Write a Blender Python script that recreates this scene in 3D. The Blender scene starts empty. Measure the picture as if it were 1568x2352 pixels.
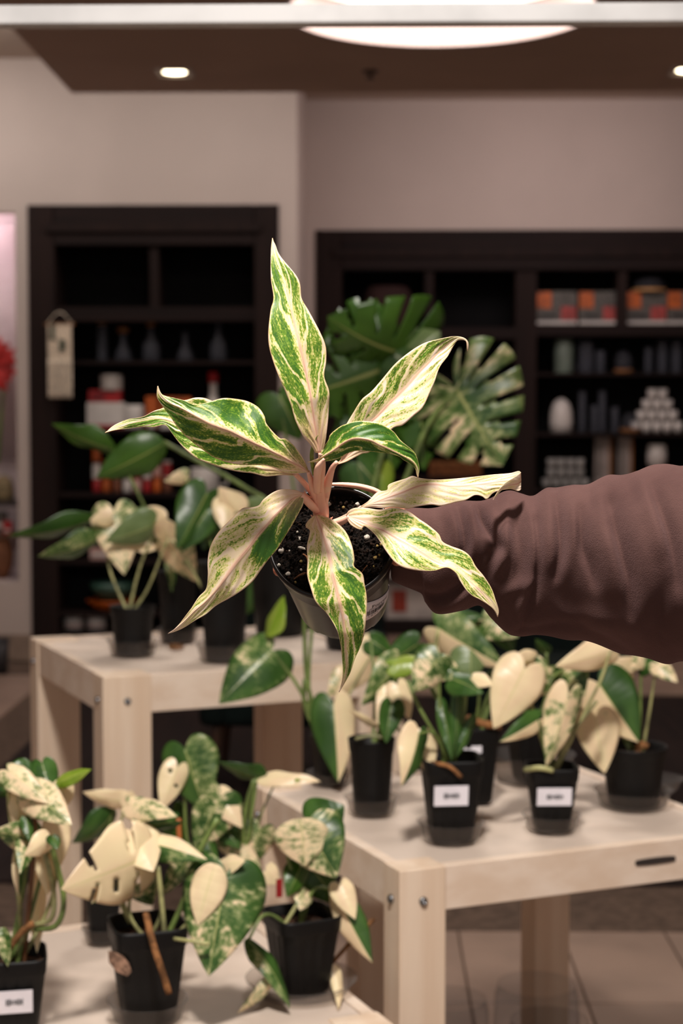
import bpy, math, random
import numpy as np
from mathutils import Vector, Matrix

random.seed(7)
SC = bpy.context.scene
COL = SC.collection
# ------------------------------------------------------------------ camera, world, lights, exposure
F = 3850.0
CX, CY = 784.0, 1176.0
CAM = Vector((0, 0, 1.5))
YAW, PITCH = math.radians(0.98), math.radians(3.285)
RC = Matrix.Rotation(YAW, 3, 'Z') @ Matrix.Rotation(math.radians(90) - PITCH, 3, 'X')
D0 = 1.55
cam = bpy.data.cameras.new('camera')
cam.sensor_fit = 'VERTICAL'
cam.sensor_height = 36
cam.lens = F * 36 / 2352
cam.clip_start = 0.05
cam.dof.use_dof = True
cam.dof.focus_distance = D0 - 0.03
cam.dof.aperture_fstop = 6.6
co = bpy.data.objects.new('camera', cam)
COL.objects.link(co)
co.location = CAM
co.rotation_euler = (math.radians(90) - PITCH, 0, YAW)
SC.camera = co

W_ = bpy.data.worlds.new('world')
SC.world = W_
W_.use_nodes = True
W_.node_tree.nodes['Background'].inputs[0].default_value = (1.0, 0.93, 0.88, 1)
W_.node_tree.nodes['Background'].inputs[1].default_value = 0.40

def area(name, loc, size, power, color, tgt=None, sizey=None, spread=180):
    l = bpy.data.lights.new(name, 'AREA')
    l.size = size
    if sizey:
        l.shape = 'RECTANGLE'; l.size_y = sizey
    l.energy = power
    l.color = color
    l.spread = math.radians(spread)
    o = bpy.data.objects.new(name, l)
    COL.objects.link(o)
    o.location = loc
    d = (Vector(tgt) - Vector(loc)) if tgt else Vector((0, 0, -1))
    o.rotation_euler = d.to_track_quat('-Z', 'Y').to_euler()
    return o
WARM = (1.0, 0.88, 0.76)
NEUT = (1.0, 0.93, 0.87)
area('key_ceiling_lamp', (-0.1, 0.95, 3.4), 0.30, 108, NEUT, (0, 1.6, 1.3))
area('table_ceiling_lamp', (0.75, 3.15, 3.45), 0.07, 215, WARM)
area('table_ceiling_lamp', (-0.95, 3.1, 3.45), 0.07, 200, WARM)
area('aisle_ceiling_lamp', (0.1, 4.6, 3.1), 0.5, 24, NEUT)
area('wall_wash_lamp', (-2.4, 9.3, 3.55), 0.9, 15, NEUT, (-2.0, 10.2, 1.6))
area('wall_wash_lamp', (-0.9, 9.25, 3.6), 0.9, 14, NEUT, (-1.0, 10.2, 1.8))
area('wall_wash_lamp', (1.2, 9.8, 3.6), 1.2, 40, (1.0, 0.86, 0.84), (1.2, 11.5, 1.7))
SC.view_settings.view_transform = 'Standard'
SC.view_settings.look = 'None'
SC.view_settings.gamma = 1
SC.view_settings.use_curve_mapping = False
SC.view_settings.exposure = 0.10
SC.cycles.use_denoising = True
SC.cycles.max_bounces = 8
SC.cycles.transparent_max_bounces = 12
SC.cycles.caustics_reflective = False
SC.cycles.caustics_refractive = False

# ------------------------------------------------------------------ pixel helpers (photo frame 1568x2352)
def ray(px, py):
    return RC @ Vector(((px - CX) / F, -(py - CY) / F, -1.0))
def W(px, py, dd=0.0):           # at camera depth D0+dd
    return CAM + ray(px, py) * (D0 + dd)
def PY(px, py, Y):               # on the plane y = Y
    r = ray(px, py)
    return CAM + r * (Y / r.y)
def GZ(px, py, z):               # on the plane z
    r = ray(px, py)
    return CAM + r * ((z - CAM.z) / r.z)

# ------------------------------------------------------------------ materials
def lin(c):
    return tuple(((x / 255) / 12.92 if x / 255 <= 0.04045 else ((x / 255 + 0.055) / 1.055) ** 2.4) for x in c) + (1,)
MATS = {}
class X:
    """tiny expression wrapper around math nodes"""
    def __init__(s, nt, v): s.nt, s.v = nt, v
    def op(s, o, *b):
        n = s.nt.nodes.new('ShaderNodeMath'); n.operation = o
        for i, q in enumerate((s,) + b):
            q = q.v if isinstance(q, X) else q
            if isinstance(q, (int, float)): n.inputs[i].default_value = q
            else: s.nt.links.new(q, n.inputs[i])
        return X(s.nt, n.outputs[0])
    def __add__(s, b): return s.op('ADD', b)
    def __sub__(s, b): return s.op('SUBTRACT', b)
    def __mul__(s, b): return s.op('MULTIPLY', b)
    def __rsub__(s, b): return X(s.nt, b).op('SUBTRACT', s)
    def __truediv__(s, b): return s.op('DIVIDE', b)
    def abs(s): return s.op('ABSOLUTE')
    def frac(s): return s.op('FRACT')
    def step(s, lo, hi):
        n = s.nt.nodes.new('ShaderNodeMapRange'); n.interpolation_type = 'SMOOTHSTEP'
        s.nt.links.new(s.v, n.inputs[0]); n.inputs[1].default_value = lo; n.inputs[2].default_value = hi
        return X(s.nt, n.outputs[0])
def vec(nt, x, y, z=0.0):
    n = nt.nodes.new('ShaderNodeCombineXYZ')
    for i, q in enumerate((x, y, z)):
        q = q.v if isinstance(q, X) else q
        if isinstance(q, (int, float)): n.inputs[i].default_value = q
        else: nt.links.new(q, n.inputs[i])
    return n.outputs[0]
def noise(nt, v, scale=1.0, detail=3.0, rough=0.55):
    n = nt.nodes.new('ShaderNodeTexNoise')
    if v is not None: nt.links.new(v, n.inputs['Vector'])
    n.inputs['Scale'].default_value = scale
    n.inputs['Detail'].default_value = detail
    n.inputs['Roughness'].default_value = rough
    return X(nt, n.outputs[0])
def mixc(nt, f, a, b):
    n = nt.nodes.new('ShaderNodeMix'); n.data_type = 'RGBA'
    nt.links.new(f.v, n.inputs[0])
    for i, q in ((6, a), (7, b)):
        if isinstance(q, tuple): n.inputs[i].default_value = q
        else: nt.links.new(q, n.inputs[i])
    return n.outputs[2]
def base_mat(name, col=(128, 128, 128), rough=0.6, metal=0.0, **kw):
    m = bpy.data.materials.new(name); m.use_nodes = True
    b = m.node_tree.nodes['Principled BSDF']
    if rough >= 0.7: b.inputs['Specular IOR Level'].default_value = 0.15
    b.inputs['Base Color'].default_value = lin(col)
    b.inputs['Roughness'].default_value = rough
    b.inputs['Metallic'].default_value = metal
    for k, v in kw.items():
        b.inputs[k.replace('_', ' ')].default_value = v
    return m, m.node_tree, b
def objvec(nt):
    n = nt.nodes.new('ShaderNodeTexCoord')
    r = nt.nodes.new('ShaderNodeObjectInfo')
    a = nt.nodes.new('ShaderNodeVectorMath'); a.operation = 'ADD'
    nt.links.new(n.outputs['Object'], a.inputs[0])
    c = nt.nodes.new('ShaderNodeCombineXYZ')
    m = X(nt, r.outputs['Random']) * 13.0
    for i in range(3): nt.links.new(m.v, c.inputs[i])
    nt.links.new(c.outputs[0], a.inputs[1])
    return a.outputs[0]
def bump(nt, b, h, strength=0.3, dist=0.002):
    n = nt.nodes.new('ShaderNodeBump')
    n.inputs['Strength'].default_value = strength
    n.inputs['Distance'].default_value = dist
    nt.links.new(h.v, n.inputs['Height'])
    nt.links.new(n.outputs[0], b.inputs['Normal'])
def plain(name, col, rough=0.55, var=0.12, scale=8.0, bumpy=0.0, bscale=60, metal=0.0, **kw):
    """a colour with a soft mottled variation"""
    if name in MATS: return MATS[name]
    m, nt, b = base_mat(name, col, rough, metal, **kw)
    v = objvec(nt)
    f = noise(nt, v, scale, 3)
    c2 = tuple(min(255, max(0, c * (1 - var))) for c in col)
    nt.links.new(mixc(nt, f.step(0.35, 0.65), lin(col), lin(c2)), b.inputs['Base Color'])
    if bumpy: bump(nt, b, noise(nt, v, bscale, 4), bumpy)
    MATS[name] = m
    return m
def wood(name, ca, cb, axis='z', rough=0.6, scale=1.0):
    if name in MATS: return MATS[name]
    m, nt, b = base_mat(name, ca, rough)
    v = objvec(nt)
    mp = nt.nodes.new('ShaderNodeMapping')
    s = {'x': (1.2, 22, 22), 'y': (22, 1.2, 22), 'z': (22, 22, 1.2)}[axis]
    mp.inputs['Scale'].default_value = tuple(q * scale for q in s)
    nt.links.new(v, mp.inputs[0])
    f = noise(nt, mp.outputs[0], 1.0, 4)
    nt.links.new(mixc(nt, f.step(0.3, 0.7), lin(ca), lin(cb)), b.inputs['Base Color'])
    bump(nt, b, f, 0.15, 0.001)
    MATS[name] = m
    return m
def glassy(name, col=(235, 238, 240), rough=0.05, alpha_ior=1.3, thin=0.8):
    """thin clear plastic or glass: mostly see-through with real gloss"""
    if name in MATS: return MATS[name]
    m, nt, b = base_mat(name, col, rough)
    b.inputs['IOR'].default_value = 1.45
    tr = nt.nodes.new('ShaderNodeBsdfTransparent'); tr.inputs[0].default_value = lin(col)
    mx = nt.nodes.new('ShaderNodeMixShader')
    lw = nt.nodes.new('ShaderNodeLayerWeight'); lw.inputs[0].default_value = 0.35
    f = X(nt, lw.outputs['Facing']).step(0.45, 1.0) * 0.30 + (1 - thin)
    b.inputs['Base Color'].default_value = lin((70, 70, 74))
    nt.links.new(f.v, mx.inputs[0])
    nt.links.new(tr.outputs[0], mx.inputs[1])
    nt.links.new(b.outputs[0], mx.inputs[2])
    nt.links.new(mx.outputs[0], nt.nodes['Material Output'].inputs[0])
    MATS[name] = m
    return m
def emis(name, col, strength):
    if name in MATS: return MATS[name]
    m, nt, b = base_mat(name, col, 0.5)
    b.inputs['Emission Color'].default_value = lin(col)
    b.inputs['Emission Strength'].default_value = strength
    MATS[name] = m
    return m
def translucent_out(m, nt, b, col, fac=0.22):
    t = nt.nodes.new('ShaderNodeBsdfTranslucent')
    if isinstance(col, tuple): t.inputs[0].default_value = col
    else: nt.links.new(col, t.inputs[0])
    mx = nt.nodes.new('ShaderNodeMixShader'); mx.inputs[0].default_value = fac
    nt.links.new(b.outputs[0], mx.inputs[1]); nt.links.new(t.outputs[0], mx.inputs[2])
    nt.links.new(mx.outputs[0], nt.nodes['Material Output'].inputs[0])

def aglaonema_mat(key, gr, gl, pink=0.5, seed=0.0, yellow=0.5, ns=5.0, patch=None):
    """green / cream / pink blade; gr, gl = how green the +u and -u halves are (0..1)"""
    m, nt, b = base_mat('speckled_leaf_' + key, (220, 210, 160), 0.42)
    tc = nt.nodes.new('ShaderNodeUVMap')
    sp = nt.nodes.new('ShaderNodeSeparateXYZ'); nt.links.new(tc.outputs[0], sp.inputs[0])
    u = X(nt, sp.outputs[0]) * 2.0 - 1.0
    v = X(nt, sp.outputs[1])
    a = u.abs()
    side = u.step(-0.02, 0.02)
    wob = noise(nt, vec(nt, u * 1.3, v * 4.0, seed), 1.0, 2) - 0.5
    c = v - a * 0.30 + wob * 0.10 + side * 0.37
    blotch = noise(nt, vec(nt, c * 11.0, a * 2.4 + side * 9.0, seed), 1.0, 2.5, 0.6)
    streak = noise(nt, vec(nt, c * 52.0, a * 8.0 + side * 5.0, seed + 3.0), 1.0, 3, 0.65)
    speck = noise(nt, vec(nt, a * 17.0, v * 75.0 + side * 4.0, seed + 7.0), 1.0, 3, 0.6)
    # pale side veins
    vf = (c * ns + wob * 0.9 + seed * 0.31).frac() - 0.5
    vein = 1.0 - vf.abs().step(0.035, 0.13)
    vein = vein * a.step(0.03, 0.16) * (1.0 - a.step(0.8, 0.98) * 0.5)
    amt = side * (gr - gl) + gl
    prof = a.step(0.04, 0.34) * 0.34 - a.step(0.86, 1.0) * 0.42 - 0.14 - (1.0 - v.step(0.0, 0.34)) * 0.34 - v.step(0.86, 1.0) * 0.5
    g = amt - 0.07 + prof + (blotch - 0.5) * 0.95 + (streak - 0.5) * 0.85 + (speck - 0.5) * 0.95 - vein * 0.40
    if patch: g = g + (side if patch[3] > 0 else (1.0 - side)) * v.step(patch[0] - .04, patch[0]) * (1.0 - v.step(patch[1], patch[1] + .1)) * patch[2]
    cream = (242, 222, 184); white = (243, 222, 204)
    yel = (222, 212, 138); ygr = (180, 188, 84); grn = (104, 140, 38); dk = (56, 102, 26)
    col = mixc(nt, (noise(nt, vec(nt, a * 2.0, v * 6.0, seed + 1.0), 1.0, 2)).step(0.35, 0.65), lin(cream), lin(white))
    col = mixc(nt, g.step(0.08, 0.40) * (0.35 + 0.6 * yellow), col, lin(yel))
    col = mixc(nt, g.step(0.38, 0.52), col, lin(ygr))
    col = mixc(nt, g.step(0.50, 0.58), col, lin(grn))
    col = mixc(nt, g.step(0.62, 0.85), col, lin(dk))
    mid = (1.0 - (a + v * 0.03).step(0.035, 0.12)) * (1.0 - v.step(0.75, 1.0) * 0.3)
    col = mixc(nt, mid * 0.85, col, lin((232, 186, 160)))
    basepk = (1.0 - v.step(0.0, 0.26)) * (1.0 - a.step(0.25, 1.0) * 0.5) * pink
    col = mixc(nt, basepk, col, lin((236, 176, 150)))
    line = (1.0 - (u + (0.012 if seed % 2 else -0.012)).abs().step(0.004, 0.016)) * (1.0 - v.step(0.3, 0.62)) * 0.6
    col = mixc(nt, line, col, lin((168, 92, 84)))
    col = mixc(nt, a.step(0.965, 0.995) * 0.8, col, lin((238, 196, 150)))
    nt.links.new(col, b.inputs['Base Color'])
    h = (1.0 - vf.abs().step(0.0, 0.4)) * 0.5 * a.step(0.0, 0.3) + (1.0 - a.step(0.0, 0.1)) * 0.8 + streak * 0.35
    bump(nt, b, h, 0.28, 0.0012)
    b.inputs['Specular IOR Level'].default_value = 0.4
    translucent_out(m, nt, b, col, 0.18)
    return m

VM = {'G': (0.0, 0.0, 0.10), 'g': (0.12, 0.12, 0.22), 'C': (1.0, 1.0, 0.10), 'M': (0.42, 0.46, 0.7), 'm': (0.62, 0.6, 0.6),
      'CG': (0.02, 1.0, 0.28), 'GC': (1.0, 0.02, 0.28), 'CM': (0.38, 0.98, 0.5), 'MC': (0.98, 0.38, 0.5), 'Y': (0.0, 0.0, 0.1),
      'P': (0.1, 0.1, 0.2), 'T': (0.0, 0.0, 0.3), 'gM': (.26, .38, .6), 'Mm': (.40, .42, .6), 'gS': (.34, .44, .85), 'Cg': (.8, 1.0, .5), 'GM': (0.4, 0.05, 0.5), 'MG': (0.05, 0.4, 0.5)}
def var_mat(style):
    key = 'variegated_leaf_' + style
    if key in MATS: return MATS[key]
    r, l, amp = VM[style]; amp *= 0.8
    m, nt, b = base_mat(key, (60, 100, 40), 0.34)
    tc = nt.nodes.new('ShaderNodeUVMap')
    sp = nt.nodes.new('ShaderNodeSeparateXYZ'); nt.links.new(tc.outputs[0], sp.inputs[0])
    rnd = X(nt, nt.nodes.new('ShaderNodeObjectInfo').outputs['Random']) * 40.0
    u = X(nt, sp.outputs[0]) * 2.0 - 1.0
    v = X(nt, sp.outputs[1])
    a = u.abs(); side = 1.0 - u.step(-0.03, 0.03)
    n1 = noise(nt, vec(nt, (v + side * 3.0) * 7.0, a * 0.9, rnd), 1.0, 4, 0.65)
    n2 = noise(nt, vec(nt, (v + side * 3.0) * 24.0, a * 5.0, rnd), 1.0, 3, 0.6)
    n3 = noise(nt, vec(nt, u * 1.5, v * 2.0, rnd), 1.0, 1)
    g = side * (r - l) + l + (n1 - 0.5) * amp * 2.2 + (n2 - 0.5) * amp * 1.2 + (n3 - 0.5) * amp
    green = {'Y': (146, 166, 62), 'P': (104, 124, 74), 'T': (52, 88, 22)}.get(style, (46, 80, 30))
    gr2 = {'Y': (120, 150, 40), 'P': (120, 140, 92), 'T': (66, 104, 30)}.get(style, (70, 106, 44))
    col = mixc(nt, n3.step(0.3, 0.7), lin(green), lin(gr2))
    col = mixc(nt, g.step(0.28, 0.52) * 0.75, col, lin((150, 165, 104)))
    cr = mixc(nt, n3.step(0.3, 0.7), lin((250, 233, 190)), lin((246, 222, 184)))
    col = mixc(nt, g.step(0.44, 0.66), col, cr)
    col = mixc(nt, (1.0 - a.step(0.01, 0.045)) * 0.5, col, lin((206, 206, 130)))
    nt.links.new(col, b.inputs['Base Color'])
    vf = ((v * 7.0).frac() - 0.5).abs()
    bump(nt, b, vf.step(0.0, 0.3) * 0.6 + a.step(0.0, 0.1) * 0.5, 0.18, 0.002)
    translucent_out(m, nt, b, col, 0.2)
    MATS[key] = m
    return m

M_pine = wood('pine_wood_upright', (232, 212, 190), (218, 192, 166), 'z')
M_pineh = wood('pine_wood_rail', (234, 216, 198), (220, 197, 175), 'x')
M_top = plain('pale_board', (226, 208, 192), 0.65, 0.10, 5, 0.1, 40)
M_endg = wood('pine_end', (232, 196, 150), (214, 174, 128), 'x')
M_esp = wood('espresso_wood', (34, 22, 20), (25, 17, 16), 'x', 0.7)
M_esp2 = wood('espresso_frame', (38, 25, 22), (29, 19, 17), 'z', 0.7)
M_back = plain('cabinet_back', (15, 14, 15), 0.85, 0.2, 3)
M_wall = plain('wall_paint', (196, 180, 172), 0.9, 0.03, 1.2, 0.04, 200)
M_ceil = plain('ceiling_paint', (190, 172, 158), 0.9, 0.03, 1.0)
M_soff = plain('soffit_paint', (200, 176, 158), 0.9, 0.05, 1.0)
M_pot = plain('black_pot_plastic', (14, 13, 13), 0.5, 0.2, 10, 0.05, 80, Specular_IOR_Level=0.25)
M_soil = plain('potting_mix', (70, 48, 34), 0.95, 0.6, 90, 0.9, 220)
M_stem = plain('green_stem', (118, 138, 72), 0.45, 0.25, 30)
M_stemp = plain('pale_stem', (178, 176, 120), 0.45, 0.3, 30)
M_plast = glassy('clear_plastic', (240, 238, 236), 0.15, thin=0.88)
M_plast.node_tree.nodes['Principled BSDF'].inputs['Base Color'].default_value = lin((150, 145, 142))
M_glass = glassy('clear_glass', (250, 251, 252), 0.04, thin=0.96)
M_glc = glassy('shelf_glass', (246, 248, 250), 0.08, thin=0.90)
M_glc.node_tree.nodes['Principled BSDF'].inputs['Base Color'].default_value = lin((140, 140, 150))  # pale diffuse grey stands in for faint highlights on the glass
M_white = plain('white_ceramic', (214, 206, 200), 0.4, 0.06, 10)
M_steel = plain('zinc_steel', (150, 152, 156), 0.28, 0.2, 40, metal=1.0)
M_alu = plain('brushed_aluminium', (196, 196, 196), 0.5, 0.08, 6)
M_red = plain('red_plastic', (176, 26, 30), 0.45, 0.2, 20)
M_orange = plain('orange_card', (206, 96, 24), 0.5, 0.25, 30)
M_cork = plain('cork', (150, 100, 60), 0.8, 0.3, 60)
M_paper = plain('white_label_paper', (242, 238, 246), 0.5, 0.03, 20)
M_ink = plain('black_ink', (26, 24, 28), 0.6, 0.1, 20)
M_teal = plain('dark_green_velvet', (16, 26, 24), 0.9, 0.25, 6, 0.2, 300)
M_rope = plain('cotton_cord', (240, 222, 200), 0.9, 0.2, 60, 0.4, 200)
M_tile = plain('beige_floor_tile', (158, 133, 117), 0.42, 0.10, 3.0, 0.03, 50)
M_grout = plain('tile_grout', (104, 86, 74), 0.9, 0.2, 30)
M_plank = wood('dark_floor_plank', (40, 28, 25), (29, 21, 19), 'y', 0.7)

# ------------------------------------------------------------------ object helpers
LOC = {}
def setp(o, label=None, cat=None, group=None, kind=None):
    if label: o['label'] = label
    if cat: o['category'] = cat
    if group: o['group'] = group
    if kind: o['kind'] = kind
    return o
def thing(name, loc, label, cat, group=None):
    o = bpy.data.objects.new(name, None)
    o.empty_display_size = 0.05
    COL.objects.link(o)
    o.location = loc
    LOC[o] = Vector(loc)
    return setp(o, label, cat, group)
def wloc(o):
    return LOC.get(o, Vector((0, 0, 0)))
def mesh(name, V, Fc, mat, parent=None, uv=None, smooth=True, origin=None):
    if origin is None:
        origin = wloc(parent) if parent else Vector((0, 0, 0))
    me = bpy.data.meshes.new(name)
    ox, oy, oz = origin
    me.from_pydata([(p[0] - ox, p[1] - oy, p[2] - oz) for p in V], [], Fc)
    if smooth: me.polygons.foreach_set('use_smooth', [True] * len(me.polygons))
    if uv is not None:
        l = me.uv_layers.new(name='UVMap')
        for lp in me.loops: l.data[lp.index].uv = uv[lp.vertex_index]
    me.materials.append(mat)
    me.update()
    o = bpy.data.objects.new(name, me)
    COL.objects.link(o)
    LOC[o] = Vector(origin)
    if parent:
        o.parent = parent
        o.location = Vector(origin) - wloc(parent)
    else:
        o.location = origin
    return o
def bevel(o, w, seg=2):
    m = o.modifiers.new('bevel', 'BEVEL'); m.width = w; m.segments = seg; m.limit_method = 'ANGLE'
    return o
def box_vf(c, s, rz=0.0, taper=1.0):
    V = []
    cr, sr = math.cos(rz), math.sin(rz)
    for z in (-1, 1):
        k = 1.0 if z > 0 else taper
        for x, y in ((-1, -1), (1, -1), (1, 1), (-1, 1)):
            X_, Y_ = x * s[0] / 2 * k, y * s[1] / 2 * k
            V.append((c[0] + X_ * cr - Y_ * sr, c[1] + X_ * sr + Y_ * cr, c[2] + z * s[2] / 2))
    return V, [(0, 3, 2, 1), (4, 5, 6, 7), (0, 1, 5, 4), (1, 2, 6, 5), (2, 3, 7, 6), (3, 0, 4, 7)]
def box(name, c, s, mat, parent=None, rz=0.0, bev=0.0, taper=1.0, origin=None):
    V, Fc = box_vf(c, s, rz, taper)
    o = mesh(name, V, Fc, mat, parent, smooth=False, origin=origin if origin is not None else (None if parent else Vector(c)))
    if bev: bevel(o, bev)
    return o
def boxes(name, lst, mat, parent=None, origin=None):
    V, Fc = [], []
    for it in lst:
        v, f = box_vf(*it); n = len(V); V += v; Fc += [tuple(i + n for i in q) for q in f]
    return mesh(name, V, Fc, mat, parent, smooth=False, origin=origin)
def lathe_vf(prof, c, seg=32, axis=None, close=True, shape=None, rz=0.0):
    """prof: (r, z) list; shape(theta, r, z) -> radius factor"""
    V, Fc = [], []
    for r, z in prof:
        for k in range(seg):
            t = 2 * math.pi * k / seg
            q = r * (shape(t, r, z) if shape else 1.0)
            V.append((c[0] + q * math.cos(t + rz), c[1] + q * math.sin(t + rz), c[2] + z))
    for i in range(len(prof) - 1):
        for k in range(seg):
            k2 = (k + 1) % seg
            Fc.append((i * seg + k, i * seg + k2, (i + 1) * seg + k2, (i + 1) * seg + k))
    return V, Fc
def lathe(name, prof, c, mat, parent=None, seg=32, shape=None, rz=0.0, origin=None):
    V, Fc = lathe_vf(prof, c, seg, shape=shape, rz=rz)
    return mesh(name, V, Fc, mat, parent, origin=origin if origin is not None else (None if parent else Vector(c)))
def cr(P, n):
    """Catmull-Rom resample of a list of tuples at n points by arc length of the first two comps"""
    P = np.array(P, float)
    if len(P) == 2: 
        t = np.linspace(0, 1, n)[:, None]; return P[0] * (1 - t) + P[1] * t
    Q = np.vstack([2 * P[0] - P[1], P, 2 * P[-1] - P[-2]])
    out = []
    for i in range(1, len(Q) - 2):
        for t in np.linspace(0, 1, 12, endpoint=False):
            p0, p1, p2, p3 = Q[i - 1], Q[i], Q[i + 1], Q[i + 2]
            out.append(0.5 * (2 * p1 + (p2 - p0) * t + (2 * p0 - 5 * p1 + 4 * p2 - p3) * t * t + (3 * p1 - p0 - 3 * p2 + p3) * t ** 3))
    out.append(P[-1]); out = np.array(out)
    d = np.r_[0, np.cumsum(np.linalg.norm(np.diff(out[:, :3], axis=0), axis=1))]
    s = np.linspace(0, d[-1], n)
    return np.stack([np.interp(s, d, out[:, k]) for k in range(out.shape[1])], 1)
def tube_vf(P, R, seg=10, n=None, flat=1.0, cap=True):
    n = n or max(6, len(P) * 5)
    A = cr([tuple(p) + (r,) for p, r in zip(P, R)], n)
    V, Fc = [], []
    up = Vector((0, 0, 1)); prev = None
    for i in range(n):
        p = Vector(A[i, :3]); r = A[i, 3]
        d = Vector(A[min(i + 1, n - 1), :3] - A[max(i - 1, 0), :3])
        d = d.normalized() if d.length > 1e-9 else Vector((0, 0, 1))
        if prev is None:
            s = d.cross(up)
            s = s.normalized() if s.length > 1e-3 else Vector((1, 0, 0))
        else:
            s = (prev - d * prev.dot(d)).normalized()
        prev = s
        b = s.cross(d)
        for k in range(seg):
            t = 2 * math.pi * k / seg
            V.append(tuple(p + s * (r * math.cos(t)) + b * (r * flat * math.sin(t))))
    for i in range(n - 1):
        for k in range(seg):
            k2 = (k + 1) % seg
            Fc.append((i * seg + k, i * seg + k2, (i + 1) * seg + k2, (i + 1) * seg + k))
    if cap:
        Fc.append(tuple(range(seg))[::-1]); Fc.append(tuple(range((n - 1) * seg, n * seg)))
    return V, Fc
def tube(name, P, R, mat, parent=None, seg=10, n=None, flat=1.0, origin=None):
    if isinstance(R, (int, float)): R = [R] * len(P)
    V, Fc = tube_vf(P, R, seg, n, flat)
    return mesh(name, V, Fc, mat, parent, origin=origin if origin is not None else (None if parent else Vector(P[0])))
def join(parts):
    V, Fc = [], []
    for v, f in parts:
        n = len(V); V += list(v); Fc += [tuple(i + n for i in q) for q in f]
    return V, Fc
def solid(o, t):
    m = o.modifiers.new('thickness', 'SOLIDIFY'); m.thickness = t; m.offset = 0
    return o
def text_vf(s, size):
    c = bpy.data.curves.new('txt', 'FONT'); c.body = s; c.size = size; c.resolution_u = 4
    o = bpy.data.objects.new('txt', c); COL.objects.link(o)
    dg = bpy.context.evaluated_depsgraph_get()
    me = o.evaluated_get(dg).to_mesh()
    V = [tuple(v.co) for v in me.vertices]; Fc = [tuple(p.vertices) for p in me.polygons]
    o.evaluated_get(dg).to_mesh_clear()
    bpy.data.objects.remove(o); bpy.data.curves.remove(c)
    return V, Fc

# ================================================================== SETTING
YL, YB = 10.2, 11.56          # protruding wall / set-back wall
XC = PY(683, 900, YL).x       # corner of the protruding wall
HC = 3.65                     # upper ceiling
HS = 3.20                     # soffit
XZ = -1.575                   # left edge of soffit and dark floor zone
YZ0, YZ1 = 5.32, 8.93
XR, XLf = 4.2, -4.6

def st(o, **k): return setp(o, kind='structure', **k)
def cabx(a, Y): return PY(a, 955, Y).x
def cabz(b, Y): return PY(784, b, Y).z
cx0, cx1 = cabx(69, YL), cabx(641, YL)
ct = cabz(470, YL)
nx1 = cabx(39, YL); nz0, nz1 = cabz(1340, YL), cabz(486, YL)
nx0 = nx1 - 1.5
wl = []
def seg_wall(x0, x1, z0, z1, y, t=0.12): return ((( x0 + x1) / 2, y + t / 2, (z0 + z1) / 2), (x1 - x0, t, z1 - z0))
wl += [seg_wall(XLf, nx0, 0, HC, YL), seg_wall(nx0, nx1, 0, nz0, YL), seg_wall(nx0, nx1, nz1, HC, YL), seg_wall(nx1, cx0, 0, HC, YL),
       seg_wall(cx0, cx1, ct, HC, YL), seg_wall(cx1, XC, 0, HC, YL), ((XC - 0.06, (YL + YB) / 2 + 0.06, HC / 2), (0.12, YB - YL - 0.12, HC))]
st(boxes('wall_left', wl, M_wall), label='pale wall with dark cabinet and lit niche')
rx0 = cabx(725, YB); rt = cabz(529, YB)
rx1 = rx0 + 3.05
wb = [seg_wall(XC - 0.12, rx0, 0, HC, YB), seg_wall(rx0, rx1, rt, HC, YB), seg_wall(rx1, XR, 0, HC, YB)]
st(boxes('wall_back', wb, M_wall), label='pale set-back wall above dark display cabinet')
st(box('wall_right', (XR + 0.06, 5.3, HC / 2), (0.12, 12.8, HC), M_wall))
st(box('wall_side', (XLf - 0.06, 5.3, HC / 2), (0.12, 12.8, HC), M_wall))
st(box('ceiling', (-0.2, 5.3, HC + 0.05), (9.2, 13.0, 0.1), M_ceil), label='upper pale ceiling')
st(boxes('baseboard_left', [(((XLf + cx0) / 2, YL - 0.01, 0.08), (cx0 - XLf, 0.02, 0.16)), (((cx1 + XC) / 2, YL - 0.01, 0.08), (XC - cx1, 0.02, 0.16))],
         plain('grey_baseboard', (150, 128, 112), 0.6)))
# floor base, tiles, planks
fl = st(box('floor', (-0.2, 5.3, -0.06), (9.0, 13.2, 0.1), M_grout), label='floor of beige tiles around a dark plank area')
def tile_me(sx, sy, name, mat, h=0.012, b=0.003):
    V = []
    for z, k in ((-h, 0), (-b * 0.5, 0), (0, b)):
        for x, y in ((-1, -1), (1, -1), (1, 1), (-1, 1)):
            V.append((x * (sx / 2 - k), y * (sy / 2 - k), z))
    Fc = [(8, 9, 10, 11)]
    for r in (0, 4):
        for i in range(4):
            j = (i + 1) % 4; Fc.append((r + i, r + j, r + 4 + j, r + 4 + i))
    me = bpy.data.meshes.new(name); me.from_pydata(V, [], Fc); me.materials.append(mat); me.update()
    return me
tme = tile_me(0.294, 0.594, 'floor_tile', M_tile)
rest = []
x_t = GZ(1057, 2170, 0).x % 0.3
nt_ = 0
for i in range(-16, 15):
    for j in range(-1, 20):
        x = x_t + 0.3 * i - 0.15; y = 0.32 + 0.6 * j + (0.3 if i % 2 else 0) * 0.0
        if x < XLf + .15 or x > XR - .15 or y > YB - 0.3: continue
        if y > YL - 0.3 and x < XC: continue
        if x + 0.15 > XZ and YZ0 < y + 0.28 and y - 0.28 < YZ1 : continue
        near = (3.4 < y < 5.5 and -1.3 < x < 1.5) or (y > 5.0 and x < XZ and x > -2.9) or (y > 8.6 and x > -2 and x < 2.4)
        if near and nt_ < 290:
            o = bpy.data.objects.new('tile', tme); COL.objects.link(o); o.parent = fl
            o.location = Vector((x, y, 0.0)) - wloc(fl); nt_ += 1
        else:
            rest.append(((x, y, -0.006), (0.294, 0.594, 0.012)))
setp(boxes('tile_field', rest, M_tile, fl), kind='stuff')
pme = tile_me(0.176, 1.2, 'plank', M_plank, b=0.0012)
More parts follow.
